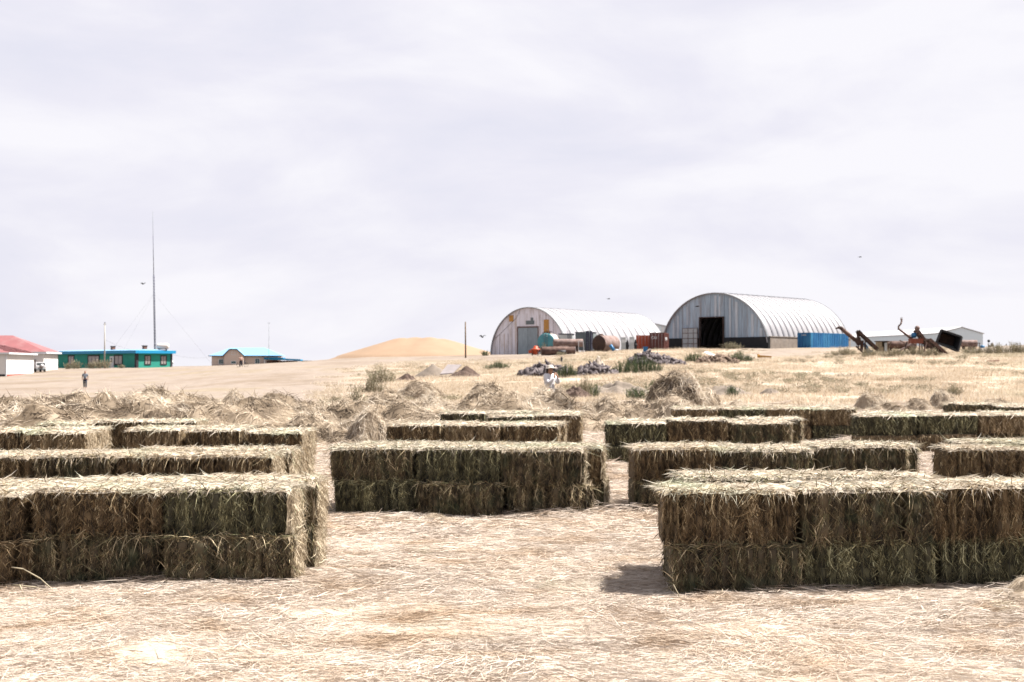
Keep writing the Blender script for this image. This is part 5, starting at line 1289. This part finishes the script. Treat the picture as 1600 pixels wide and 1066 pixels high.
for i, (a_, b2, tp, D_, nm) in enumerate(((100, 112, 563, 250, 'small weed left of the first window of the green building'), (112, 126, 561, 250, 'pale weed bush between green building windows'), (137, 150, 564, 249, 'weed bush under the middle green building window'), (150, 172, 560, 249, 'weed bush at the foot of the concrete pole'), (186, 196, 568, 249, 'tiny weed right of the white door'))):
    clump('scrub_bush', nm, 'bush', a_, b2, tp, 575, BS, 2, 40+i, 'weeds before the green building', D=D_)
for i, (a_, b2, tp, D_, nm) in enumerate(((562, 600, 588, 78, 'dry tall weeds left of the brown lumpy hay heap'), (500, 545, 612, 52, 'olive weeds above the flattened hay heap'), (540, 575, 604, 54, 'tall yellow-green weeds right of the olive ones'), (576, 620, 574, 108, 'dry scrub on the slope left of the small dark mound'), (1480, 1500, 600, 62, 'thin dry weeds in the right field'), (844, 858, 536, 196, 'pale weed by the left shed doors'), (868, 884, 548, 186, 'weeds between the rusty cylinders'))):
    clump('scrub_bush', nm, 'bush', a_, b2, tp, 575, BS, 3, 60+i, 'scattered dry weeds', D=D_)

rg = np.random.default_rng(31); n = 5200
y = rg.uniform(56, 205, n); x = rg.uniform(-.16, .43, n)*y; pxs = 800+2000*x/y
msk = fbm(x/7, y/14, 0, 91, 3) + .25*(np.abs(y-148) < 12)*(pxs > 1280) + .12*((y > 95) & (y < 185) & (pxs > 700))
keep = (msk > .30) & (rg.random(n) < .55) & (cover_fn(x, y) > .25) & (pxs > 545); x, y, msk = x[keep], y[keep], msk[keep]; n = len(x); sz = rg.uniform(.16, .42, n)
scatter('dry_scrub', np.stack([x, y, zg(x, y)-.02], 1), np.stack([0*x, 0*x, rg.uniform(0, 6.28, n)], 1), np.stack([sz*1.5, sz*1.5, sz], 1), rg.integers(0, 3, n),
        [bush_mesh(760+i, n=260, mt=M_SCRUB, wd=.05) for i in range(3)], 'low dry scrub and weed stubble over the field')
# ------------------------------------------------------------------ scrap machinery (plane about 158 m away)
DJ = 156.0; sj = DJ/2000
def jx(px, dy=0.0): return (px-CX)*(DJ+dy)/2000
def J(px, py, dy=0.0): return Vector((jx(px, dy), DJ+dy, CAM_H + (HOR-py)*(DJ+dy)/2000))
def rel(o): return lambda px, py, dy=0.0: J(px, py, dy) - Vector(o)
def elevator(name, label, top, bot, wid, m, D_off=0.0, legs=(), belt=M_DARK, depth=.9):
    base = Vector((jx(bot[0], D_off), DJ+D_off, zq(jx(bot[0], D_off), DJ+D_off)))
    th_ = thing(name, label, 'conveyor', base); r_ = rel(base)
    a, b2 = r_(*top, D_off), r_(*bot, D_off)
    off = Vector((0, depth, 0))
    for k, o_ in enumerate((Vector((0, 0, 0)), off)):
        q = MB(); q.bar(a+o_, b2+o_, .10, wid, up=(0, 1, 0)) if False else q.bar(a+o_, b2+o_, .09, wid); part('side_rail', q, m, th_)
    q = MB(); q.bar(a+off/2+Vector((0,0,wid*.12)), b2+off/2+Vector((0,0,wid*.12)), depth*.86, .05); part('belt', q, belt, th_)
    q = MB(); n_ = 7
    for i in range(n_+1):
        c_ = a.lerp(b2, i/n_); q.tube(c_+Vector((0,.04,-wid*.3)), c_+off-Vector((0,.04,wid*.3)), .06, n=6)
    part('roller', q, M_RUSTD, th_)
    for (px, py, gpx_) in legs:
        q = MB(); g_ = r_(gpx_, 0, D_off); g_.z = zq(base.x+g_.x, base.y) - base.z - .05
        q.bar(r_(px, py, D_off+.1), g_+Vector((0,.1,0)), .10); q.bar(r_(px, py, D_off+depth-.1), g_+Vector((0,depth-.1,0)), .10); part('leg', q, M_RUSTD, th_)
    return th_, r_
# hooked auger
base = Vector((jx(1345), DJ+1, zq(jx(1345), DJ+1))); hk = thing('grain_auger', 'rusty auger with a curved spout hooking to the left', 'auger', base); r_ = rel(base)
q_ = MB(); q_.tube(r_(1316,514.5,1), r_(1337,532,1), .24, n=10); part('tube', q_, M_RUST, hk)
q_ = MB(); last = None
for (px, py, rr) in ((1316,514,.24),(1313,512,.22),(1309.5,512.3,.14),(1305.5,514,.05)):
    c_ = r_(px, py, 1)
    if last: q_.tube(last[0], c_, last[1], rr, n=8)
    last = (c_, rr)
part('spout', q_, M_RUSTD, hk)
q_ = MB(); c_ = r_(1339,534,1)
q_.add([tuple(r_(1333,529,.5)),tuple(r_(1345,528,.5)),tuple(r_(1346,539,.5)),tuple(r_(1339,540,.5)),tuple(r_(1333,529,1.8)),tuple(r_(1345,528,1.8)),tuple(r_(1346,539,1.8)),tuple(r_(1339,540,1.8))], [(0,1,2,3),(7,6,5,4),(0,4,5,1),(1,5,6,2),(2,6,7,3),(3,7,4,0)]); part('hopper', q_, M_RUSTD, hk)
q_ = MB(); q_.bar(r_(1343,526,1.2), r_(1341,547,1.2), .14); q_.bar(r_(1346,532,.9), r_(1345.5,549,.9), .22); q_.bar(r_(1349,532,.7), r_(1347.5,549,.7), .14); q_.bar(r_(1340,519,1.5), r_(1342,533,1.5), .3); part('leg', q_, M_RUST, hk)
elevator('belt_elevator', 'dark steel belt elevator sloping down right beside the hooked auger', (1341.5, 517), (1372, 546), .34, M_RUSTD, 0, legs=((1352,528,1353),), belt=mat('dusty_belt', (.22,.19,.18), .9))
p = J(1357, 540, 1.2); p.z = zq(p.x, p.y); q_ = MB(); q_.bar((-.6,0,1.3),(.1,0,.3),.5,.3); q_.box((-.2,-.2,0),(.5,.3,.5)); o = link('blue_motor_housing', q_.mesh('blue_motor_housing', M_BLUE2), None, p); tag(o, 'blue machine housing beneath the dark belt elevator', 'machine')
# booth
p = J(1373, 545, 5); p.z = zq(p.x, p.y); bo = thing('control_booth', 'small weathered booth with flat roof and open side', 'booth', p)
q_ = MB(); q_.box((-.05,0,0),(.05,1.2,1.42)); q_.box((1.05,0,0),(1.15,1.2,1.42)); q_.box((.05,1.1,0),(1.05,1.2,1.42)); q_.box((.05,0,0),(.6,.06,.75)); q_.box((.05,0,.8),(.42,.06,1.42)); part('wall', q_, mat('tan_board', (.33,.27,.18), .9, var=.3), bo)
q_ = MB(); q_.box((-.2,-.2,1.42),(1.35,1.4,1.52)); part('roof', q_, M_RUSTD, bo)
q_ = MB(); q_.box((.72,-.03,.1),(1.04,.0,1.3)); part('door', q_, M_LGREY, bo)
# long rust tank
p = J(1384, 546, 8); p.z = zq(p.x, p.y); lt = thing('long_rust_tank', 'long brown rusty tank lying behind the scrap machinery', 'tank', p, R(-88))
q_ = MB(); hcyl(q_, (0, 1.9, .95), .52, 3.9); part('shell', q_, M_RUST, lt)
q_ = MB(); q_.box((-.4,.4,-.2),(.4,.7,.6)); q_.box((-.4,3.0,-.2),(.4,3.3,.6)); part('support', q_, M_RUSTD, lt)
p = J(1390, 543, 3); p.z = zq(p.x, p.y); q_ = MB(); q_.bar((-.25,0,0),(.2,0,1.5),.14,.12); o = link('leaning_plank', q_.mesh('leaning_plank', M_WOOD), None, p); tag(o, 'dark plank leaning upright against the long rust tank', 'plank')
# swan-neck auger and brown machine
base = Vector((jx(1430), DJ+2, zq(jx(1430), DJ+2))); sn = thing('swan_neck_auger', 'rusty auger with crooked swan-neck pipe rising above the scrap', 'auger', base); r_ = rel(base)
q_ = MB(); q_.tube(r_(1403.5,513.5,2), r_(1426,530.5,2), .12, .16, n=8); part('tube', q_, M_RUST, sn)
q_ = MB(); last = None
for (px, py) in ((1404,513),(1404.5,509.5),(1407.5,507),(1409,503),(1409,500)):
    c_ = r_(px, py, 2)
    if last: q_.tube(last, c_, .11, n=8)
    last = c_
q_.box(tuple(last+Vector((-.12,-.1,0))), tuple(last+Vector((.1,.1,.18)))); q_.bar(last+Vector((-.15,0,.26)), last+Vector((.15,0,.3)), .05); part('swan_neck', q_, M_RUST2, sn)
q_ = MB(); a, b2 = r_(1424,529,1.4), r_(1438,537,2.6); q_.box((a.x,a.y,b2.z),(b2.x,b2.y,a.z)); part('gearbox', q_, mat('red_rust', (.24,.075,.045), .8, var=.3, dirt=(.1,.05,.04)), sn)
q_ = MB()
for px in (1426, 1437): q_.bar(r_(px,536,1.5), r_(px-.5,549,1.5), .12); q_.bar(r_(px,536,2.5), r_(px+.5,549,2.5), .12)
q_.bar(r_(1406,532,1.4), r_(1421,540,1.4), .12); q_.bar(r_(1420,540,1.4), r_(1432,541,1.4), .16); part('frame', q_, M_RUST2, sn)
q_ = MB(); q_.lathe([(.05,-.3),(.3,-.25),(.34,0),(.3,.25),(.05,.3)], tuple(r_(1428,524,2.2)), axis='x', n=12); part('motor', q_, M_BLUE2, sn, 'dark blue motor')
elevator('belt_elevator', 'tall rusty belt elevator with capped head at centre of scrap', (1434.5, 516), (1456, 545), .32, M_RUST, 1.5, legs=((1440,524,1441),(1440,524,1447)), belt=M_RUST2, depth=1.5)
p = J(1433.5, 513.5, 2.0); q_ = MB(); q_.lathe([(.05,-.25),(.28,-.15),(.32,.1),(.2,.3),(.02,.36)], (0,0,0), n=12); o = link('elevator_head', q_.mesh('elevator_head', M_RUST2), None, p); 
bpy.context.view_layer.update()
el = [x for x in COL.objects if x.name.startswith('belt_elevator')][-1]; o.parent = el; o.location = Vector(p) - Vector(el.location)
elevator('belt_elevator', 'double railed elevator lying nearest, foot in the dry grass', (1453, 530), (1481, 554.5), .34, M_RUST, -6, legs=((1460,537,1459),(1464,541,1469)), belt=M_RUSTD, depth=1.4)
for i, (pa, pb, w_, mm, lb) in enumerate((((1398,545),(1424,538),.16,M_RUST2,'pale rusty beam lying across the scrap before the long tank'), ((1412,549),(1418,534),.14,M_RUSTD,'short dark post tilted in the middle of the scrap'), ((1443,548),(1449,531),.13,M_RUST,'rusty strut standing between the two tall elevators'), ((1352,549),(1338,541),.15,M_RUSTD,'dark bar lying under the hooked auger'))):
    a, b2 = J(*pa, -1.5), J(*pb, -1.0); a.z = zq(a.x, a.y)+.05; q_ = MB(); q_.bar((0,0,0), b2-a, w_); q_.bar(Vector((0,.12,0)), b2-a+Vector((0,.12,0)), w_*.5, w_*1.3)
    o = link('scrap_iron', q_.mesh('scrap_iron', mm), None, a); tag(o, lb, 'scrap iron', 'scrap beams among the machinery')
# black scoop
base = J(1482, 549, 1); base.z = zq(base.x, base.y); sc_ = thing('black_scoop', 'big black steel scoop tipped with open side to camera', 'scoop', base); r_ = rel(base)
A_, B_, C_, D_ = r_(1471,515.5,0), r_(1503,526.5,-.4), r_(1497,549.5,-.6), r_(1463,535.5,-.2)
A2, B2, C2, D2 = r_(1469,520,2.2), r_(1493,527,2.0), r_(1489,541,1.6), r_(1467,535,1.8)
def plate(nm, pts, m, t_=.07):
    q = MB(); n_ = (Vector(pts[1])-Vector(pts[0])).cross(Vector(pts[2])-Vector(pts[0])).normalized()*t_
    k = len(pts); q.add([tuple(v) for v in pts]+[tuple(Vector(v)+n_) for v in pts], [tuple(range(k)), tuple(reversed(range(k, 2*k)))]+[(i, (i+1) % k, k+(i+1) % k, k+i) for i in range(k)]); part(nm, q, m, sc_)
plate('back_plate', [A2, B2, C2, D2], M_RUSTD); plate('side_plate', [A_, B_, B2, A2], M_DARK); plate('side_plate', [B_, C_, C2, B2], M_DARK); plate('side_plate', [C_, D_, D2, C2], M_GREY); plate('side_plate', [D_, A_, A2, D2], M_RUSTD)
q_ = MB()
for a, b2 in ((A_,B_),(B_,C_),(C_,D_),(D_,A_)): q_.bar(a, b2, .16, .22)
part('rim', q_, M_DARK, sc_)
# small tank, frame, blue drum, engine stack, rack
p = J(1502, 546, 10); p.z = zq(p.x, p.y); q_ = MB(); hcyl(q_, (0, 1.0, .95), .45, 2.0); st = thing('short_rust_tank', 'short pale rusty tank right of the black scoop', 'tank', p, R(-90)); part('shell', q_, M_RUST2, st)
q_ = MB(); q_.box((-.3,.2,-.1),(.3,.4,.6)); q_.box((-.3,1.6,-.1),(.3,1.8,.6)); part('support', q_, M_RUSTD, st)
p = J(1513, 545, 6); p.z = zq(p.x, p.y); q_ = MB()
for x in (0, .5, .9, 1.4): q_.bar((x,0,0),(x,0,1.05),.08)
q_.bar((-.7,0,1.05),(1.5,0,1.03),.08); q_.box((.1,.1,.2),(.45,.5,.95)); o = link('rusty_rack', q_.mesh('rusty_rack', M_RUST2), None, p); tag(o, 'low rusty rack frame in front of the long shed gable', 'rack')
p = J(1535, 545, 5); p.z = zq(p.x, p.y); q_ = MB(); q_.lathe([(.01,0),(.28,0),(.3,.3),(.28,.55),(.01,.6)], (0,0,.15), n=12); o = link('blue_drum', q_.mesh('blue_drum', M_BLUE2), None, p); tag(o, 'blue drum at the foot of the long shed gable', 'drum')
p = J(1549, 541, 4); p.z = zq(p.x, p.y); es = thing('engine_stack', 'rusty engine block with round cap standing on the right bank', 'machine', p)
q_ = MB(); q_.box((-.25,0,-.1),(.35,.5,.75)); q_.tube((.2,.2,.75),(.2,.2,1.05),.15,n=8); part('block', q_, M_CONCT, es)
q_ = MB(); q_.lathe([(.01,-.08),(.17,-.06),(.17,.06),(.01,.08)], (-.28,.1,1.28), axis='y', n=12); q_.tube((-.28,.1,.7),(-.28,.1,1.15),.04,n=6); part('air_filter', q_, M_DARK, es)
p = J(1577, 538, 4); p.z = zq(p.x, p.y); wr = thing('white_tine_rack', 'tilted white rack of tines on the right bank', 'rack', p)
q_ = MB()
for i in range(5): q_.bar((-.55+i*.28,0,.15),(-.3+i*.28,.1,.75-i*.07),.10,.04)
part('tine', q_, M_FRAME, wr); q_ = MB(); q_.bar((-.8,0,.0),(-.3,.1,.85),.08); q_.bar((-1.8,0,.12),(.9,0,.1),.08); part('frame', q_, M_RUST, wr)
p = at(1552, 130); q_ = MB(); q_.box((-.6,-.1,0),(.5,.2,.16)); q_.bar((-.6,0,.15),(.6,.05,.22),.12); o = link('pale_plank_pile', q_.mesh('pale_plank_pile', mat('salmon_board', (.50,.33,.26), .8)), None, p); tag(o, 'pale salmon boards lying in the right field grass', 'boards')
# soil bank under the scrub at right
p = at(1590, 158); mound('soil_mound', 'long scrubby soil bank at the right edge', 'soil mound', (p.x, p.y, p.z-.2), 7.0, 4.0, 1.1, M_SOILG, 12, rough=.15, power=.6)

# ------------------------------------------------------------------ people, bicycle, birds
def skin_mesh(name, verts, edges, rad, m, sub=2, root=0):
    me = bpy.data.meshes.new(name); me.from_pydata([tuple(v) for v in verts], edges, [])
    o = bpy.data.objects.new(name, me); COL.objects.link(o)
    sk = o.modifiers.new('s', 'SKIN'); sk.use_smooth_shade = True
    for i, r_ in enumerate(rad):
        v = me.skin_vertices[0].data[i]; v.radius = (r_, r_) if not isinstance(r_, tuple) else r_; v.use_root = (i == root)
    sb_ = o.modifiers.new('b', 'SUBSURF'); sb_.levels = sub
    dg = bpy.context.evaluated_depsgraph_get(); out = bpy.data.meshes.new_from_object(o.evaluated_get(dg)); out.name = name
    bpy.data.objects.remove(o); out.materials.clear(); out.materials.append(m)
    return out
def limb(parent, name, pts, rad, m, label=None):
    return part(name, skin_mesh(name, pts, [(i, i+1) for i in range(len(pts)-1)], rad, m, 1), None, parent, label)
def body(parent, J_, m):
    """one continuous body: J_ maps joint name to point"""
    names = ['pelvis','waist','chest','neck','head','top','lsh','lel','lwr','lha','rsh','rel','rwr','rha','lhi','lkn','lan','lto','rhi','rkn','ran','rto']
    E = [('pelvis','waist'),('waist','chest'),('chest','neck'),('neck','head'),('head','top'),('chest','lsh'),('lsh','lel'),('lel','lwr'),('lwr','lha'),('chest','rsh'),('rsh','rel'),('rel','rwr'),('rwr','rha'),
         ('pelvis','lhi'),('lhi','lkn'),('lkn','lan'),('lan','lto'),('pelvis','rhi'),('rhi','rkn'),('rkn','ran'),('ran','rto')]
    Rr = dict(pelvis=.13, waist=.12, chest=.13, neck=.055, head=.095, top=.07, lsh=.06, lel=.042, lwr=.028, lha=.035, rsh=.06, rel=.042, rwr=.028, rha=.035, lhi=.085, lkn=.055, lan=.038, lto=.035, rhi=.085, rkn=.055, ran=.038, rto=.035)
    return part('body', skin_mesh('body', [J_[n_] for n_ in names], [(names.index(a), names.index(b2)) for a, b2 in E], [Rr[n_] for n_ in names], m, 2), None, parent)
def std(swing=.0, arms=None):
    d = dict(pelvis=(0,0,.92), waist=(0,0,1.08), chest=(0,0,1.30), neck=(0,0,1.46), head=(0,-.02,1.57), top=(0,-.01,1.68),
      lsh=(.19,0,1.38), lel=(.24,.02,1.10), lwr=(.25,-.06,.87), lha=(.25,-.08,.79), rsh=(-.19,0,1.38), rel=(-.24,.02,1.10), rwr=(-.25,-.06,.87), rha=(-.25,-.08,.79),
      lhi=(.10,0,.86), lkn=(.11,-.03,.48), lan=(.11,0,.08), lto=(.12,-.16,.04), rhi=(-.10,0,.86), rkn=(-.11,-.03,.48), ran=(-.11,0,.08), rto=(-.12,-.16,.04))
    if arms: d.update(arms)
    return {k: Vector(v) for k, v in d.items()}
# man walking (grey t-shirt, navy trousers)
p = at(133.2, 121); mn = thing('person', 'man in grey t-shirt and dark trousers walking alone on bare ground', 'person', p, R(12))
J1 = std(arms=dict(lkn=(.11,-.16,.50), lan=(.11,-.20,.09), lto=(.12,-.36,.06), rkn=(-.10,.04,.48), ran=(-.11,.26,.12), rto=(-.12,.16,.04), lel=(.25,.08,1.10), lwr=(.25,.08,.87), lha=(.25,.06,.79), rel=(-.25,-.03,1.1), rwr=(-.25,-.14,.88), rha=(-.25,-.17,.80)))
body(mn, J1, M_SKIN)
part('t_shirt', skin_mesh('t_shirt', [(0,0,.88),(0,0,1.12),(0,0,1.34),(0,0,1.44),(.19,0,1.38),(.23,.05,1.18),(-.19,0,1.38),(-.23,-.02,1.18)], [(0,1),(1,2),(2,3),(2,4),(4,5),(2,6),(6,7)], [.165,.16,.165,.07,.085,.075,.085,.075], M_SHIRTG), None, mn)
part('trousers', skin_mesh('trousers', [(0,0,1.0),(.10,0,.84),(.11,-.16,.50),(.11,-.20,.12),(-.10,0,.84),(-.10,.04,.48),(-.11,.26,.15)], [(0,1),(1,2),(2,3),(0,4),(4,5),(5,6)], [.15,.11,.085,.07,.11,.085,.07], M_NAVY), None, mn)
part('hair', skin_mesh('hair', [(0,.02,1.62),(0,.03,1.70)], [(0,1)], [.105,.07], M_HAIR, 2), None, mn)
# person with bicycle
p = at(376.5, 189); cy = thing('person', 'person in pale top and dark trousers standing over a bicycle', 'person', p, R(25))
J2 = std(arms=dict(lel=(.26,-.06,1.14), lwr=(.22,-.28,1.05), lha=(.22,-.34,1.03), rel=(-.26,-.06,1.14), rwr=(-.22,-.28,1.05), rha=(-.22,-.34,1.03), lan=(.18,.0,.08), lto=(.19,-.14,.04), ran=(-.20,0,.08), rto=(-.21,-.14,.04)))
body(cy, J2, M_SKIN)
part('top', skin_mesh('top', [(0,0,.98),(0,0,1.15),(0,0,1.34),(0,0,1.42),(.20,0,1.38),(.26,-.03,1.2),(-.20,0,1.38),(-.26,-.03,1.2)], [(0,1),(1,2),(2,3),(2,4),(4,5),(2,6),(6,7)], [.16,.155,.16,.07,.085,.07,.085,.07], M_PINKSH), None, cy)
part('trousers', skin_mesh('trousers', [(0,0,.95),(.10,0,.84),(.13,-.03,.48),(.18,0,.12),(-.10,0,.84),(-.13,-.03,.48),(-.20,.0,.12)], [(0,1),(1,2),(2,3),(0,4),(4,5),(5,6)], [.15,.11,.085,.07,.11,.085,.07], M_NAVY), None, cy)
part('hair', skin_mesh('hair', [(0,.02,1.62),(0,.03,1.70)], [(0,1)], [.105,.07], M_HAIR, 2), None, cy)
bk = thing('bicycle', 'dark bicycle straddled by the person near the beige house', 'bicycle', Vector((p.x+.25, p.y-.12, p.z)), R(20))
for x in (-.52, .52):
    w_ = MB()
    for k in range(20):
        a0, a1 = 2*math.pi*k/20, 2*math.pi*(k+1)/20; w_.tube((x+.33*math.cos(a0),0,.35+.33*math.sin(a0)),(x+.33*math.cos(a1),0,.35+.33*math.sin(a1)),.025,n=5,caps=False)
    for k in range(6): a0 = math.pi*k/3; w_.tube((x,0,.35),(x+.33*math.cos(a0),0,.35+.33*math.sin(a0)),.004,n=3,caps=False)
    part('wheel', w_, M_TYRE, bk)
q_ = MB()
for a, b2 in (((-.52,0,.35),(-.15,0,.32)),((-.15,0,.32),(-.22,0,.85)),((-.52,0,.35),(-.2,0,.7)),((-.2,0,.75),(.36,0,.78)),((-.15,0,.32),(.38,0,.7)),((.52,0,.35),(.36,0,.98))): q_.tube(a, b2, .02, n=6)
part('frame', q_, M_STEEL, bk); q_ = MB(); q_.tube((.33,-.28,1.02),(.33,.28,1.02),.018,n=6); part('handlebar', q_, M_STEEL, bk); q_ = MB(); q_.box((-.34,-.06,.86),(-.1,.06,.92)); part('saddle', q_, M_DARK, bk)

# woman in white shirt, hands raised to her chin -------------------------
p = at(858.5, 43.5); wz = CAM_H + (HOR-573.5)*43.5/2000 - 1.72
wm = thing('person', 'person in white shirt and pale sun hat, hands at chin, among hay', 'person', (p.x, p.y, zq(p.x, p.y)), R(48))
# faces local -y ; rotated so that she looks to the right and slightly to the camera
J3 = std(arms=dict(lel=(.22,-.20,1.12), lwr=(.08,-.30,1.34), lha=(.05,-.25,1.43), rel=(-.24,-.16,1.12), rwr=(-.08,-.30,1.34), rha=(-.05,-.25,1.43), head=(0,-.05,1.55), top=(0,-.04,1.65)))
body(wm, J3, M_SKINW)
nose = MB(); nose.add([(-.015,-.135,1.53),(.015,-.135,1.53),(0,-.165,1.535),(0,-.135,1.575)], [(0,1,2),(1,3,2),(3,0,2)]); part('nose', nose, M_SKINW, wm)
for s in (1, -1):                             # bent fingers and thumb of each hand
    for i in range(4):
        bx_ = Vector((s*(.055-.0*i), -.262+.002*i, 1.415+.014*i)); 
        limb(wm, 'finger', [bx_, bx_+Vector((-s*.018,-.022,.012)), bx_+Vector((-s*.045,-.018,.018)), bx_+Vector((-s*.058,.0,.016))], [.009,.0085,.008,.006], M_SKINW)
    tb = Vector((s*.06,-.235,1.435)); limb(wm, 'thumb', [tb, tb+Vector((-s*.012,-.005,.03)), tb+Vector((-s*.022,-.01,.052))], [.011,.009,.007], M_SKINW)
part('shirt', skin_mesh('shirt', [(0,0,.60),(0,0,.92),(0,0,1.14),(0,0,1.33),(0,0,1.43),(.20,0,1.37),(.24,-.20,1.11),(.10,-.285,1.31),(-.20,0,1.37),(-.26,-.16,1.11),(-.10,-.285,1.31)], [(0,1),(1,2),(2,3),(3,4),(3,5),(5,6),(6,7),(3,8),(8,9),(9,10)], [.23,.195,.165,.165,.07,.088,.078,.052,.088,.078,.052], M_SHIRTW), None, wm)
pk = MB()
for x in (-.07,.07): pk.box((x-.045,-.178,1.20),(x+.045,-.168,1.30))
pk.box((-.012,-.186,.85),(.012,-.178,1.36)); part('placket', pk, M_SHIRTW, wm)
part('trousers', skin_mesh('trousers', [(0,0,.9),(.10,0,.82),(.11,-.03,.48),(.11,0,.12),(-.10,0,.82),(-.11,-.03,.48),(-.11,.0,.12)], [(0,1),(1,2),(2,3),(0,4),(4,5),(5,6)], [.15,.11,.085,.07,.11,.085,.07], M_GREY), None, wm)
part('hair', skin_mesh('hair', [(0,.02,1.61),(0,.055,1.52),(0,.075,1.42)], [(0,1),(1,2)], [.105,.095,.06], M_HAIR, 2), None, wm)
ht = MB(); ht.lathe([(.17,0),(.165,.012),(.118,.03),(.112,.085),(.08,.118),(.01,.128)], (0,0,0), n=22); ho = part('sun_hat', ht, M_HAT, wm); ho.location = (0,-.035,1.612); ho.rotation_euler = (R(-8), 0, 0)
ht2 = MB(); ht2.add([(-.13,-.08,.01),(.13,-.08,.01),(.09,-.25,-.02),(-.09,-.25,-.02),(-.13,-.08,.022),(.13,-.08,.022),(.09,-.25,-.008),(-.09,-.25,-.008)], [(3,2,1,0),(4,5,6,7),(0,1,5,4),(1,2,6,5),(2,3,7,6),(3,0,4,7)]); part('brim', ht2, M_HAT, ho)

def bird(px, py, D, span, label, roll, yaw):
    x = (px-CX)/F_PX*D; z = CAM_H+(HOR-py)*D/F_PX
    b_ = thing('bird', label, 'bird', (x, D, z), yaw, 'dark birds in flight')
    q = MB(); q.lathe([(.005,-.20),(.035,-.12),(.055,0),(.04,.11),(.035,.15),(.005,.21)], (0,0,0), axis='y', n=8); part('body', q, M_BIRD, b_)
    q = MB(); q.add([(-.05,.16,0),(.05,.16,0),(.07,.36,.01),(-.07,.36,.01),(-.05,.16,.012),(.05,.16,.012),(.07,.36,.02),(-.07,.36,.02)], [(3,2,1,0),(4,5,6,7),(0,1,5,4),(1,2,6,5),(2,3,7,6),(3,0,4,7)]); part('tail', q, M_BIRD, b_)
    for s in (-1, 1):
        q = MB(); e1, e2 = s*span*.25, s*span*.5
        z1, z2 = roll*span*.22, roll*span*.12
        pts = [(0,-.08,0),(e1,-.14,z1),(e2,-.02,z2),(e1,.10,z1),(0,.09,0)]
        q.add(pts+[(a,b2,c_+.012) for a,b2,c_ in pts], [(4,3,2,1,0),(5,6,7,8,9)]+[(i,(i+1)%5,5+(i+1)%5,5+i) for i in range(5)]); part('wing', q, M_BIRD, b_)
    for ch in b_.children: pass
    b_.scale = (1.25,)*3
    return b_
bird(223, 444, 180, .75, 'dark bird flying left of the tall radio mast', .9, R(50))
bird(754, 527, 120, .55, 'dark bird just left of the pale arched shed', 1.2, R(20))
bird(1090, 479, 150, .6, 'dark bird flying before the blue-grey shed gable', .5, R(60))
bird(951.5, 467, 200, .6, 'tiny bird above the roof of the pale arched shed', .3, R(80))
bird(1345, 401.5, 200, .6, 'lone tiny bird in the open sky at right', .3, R(85))
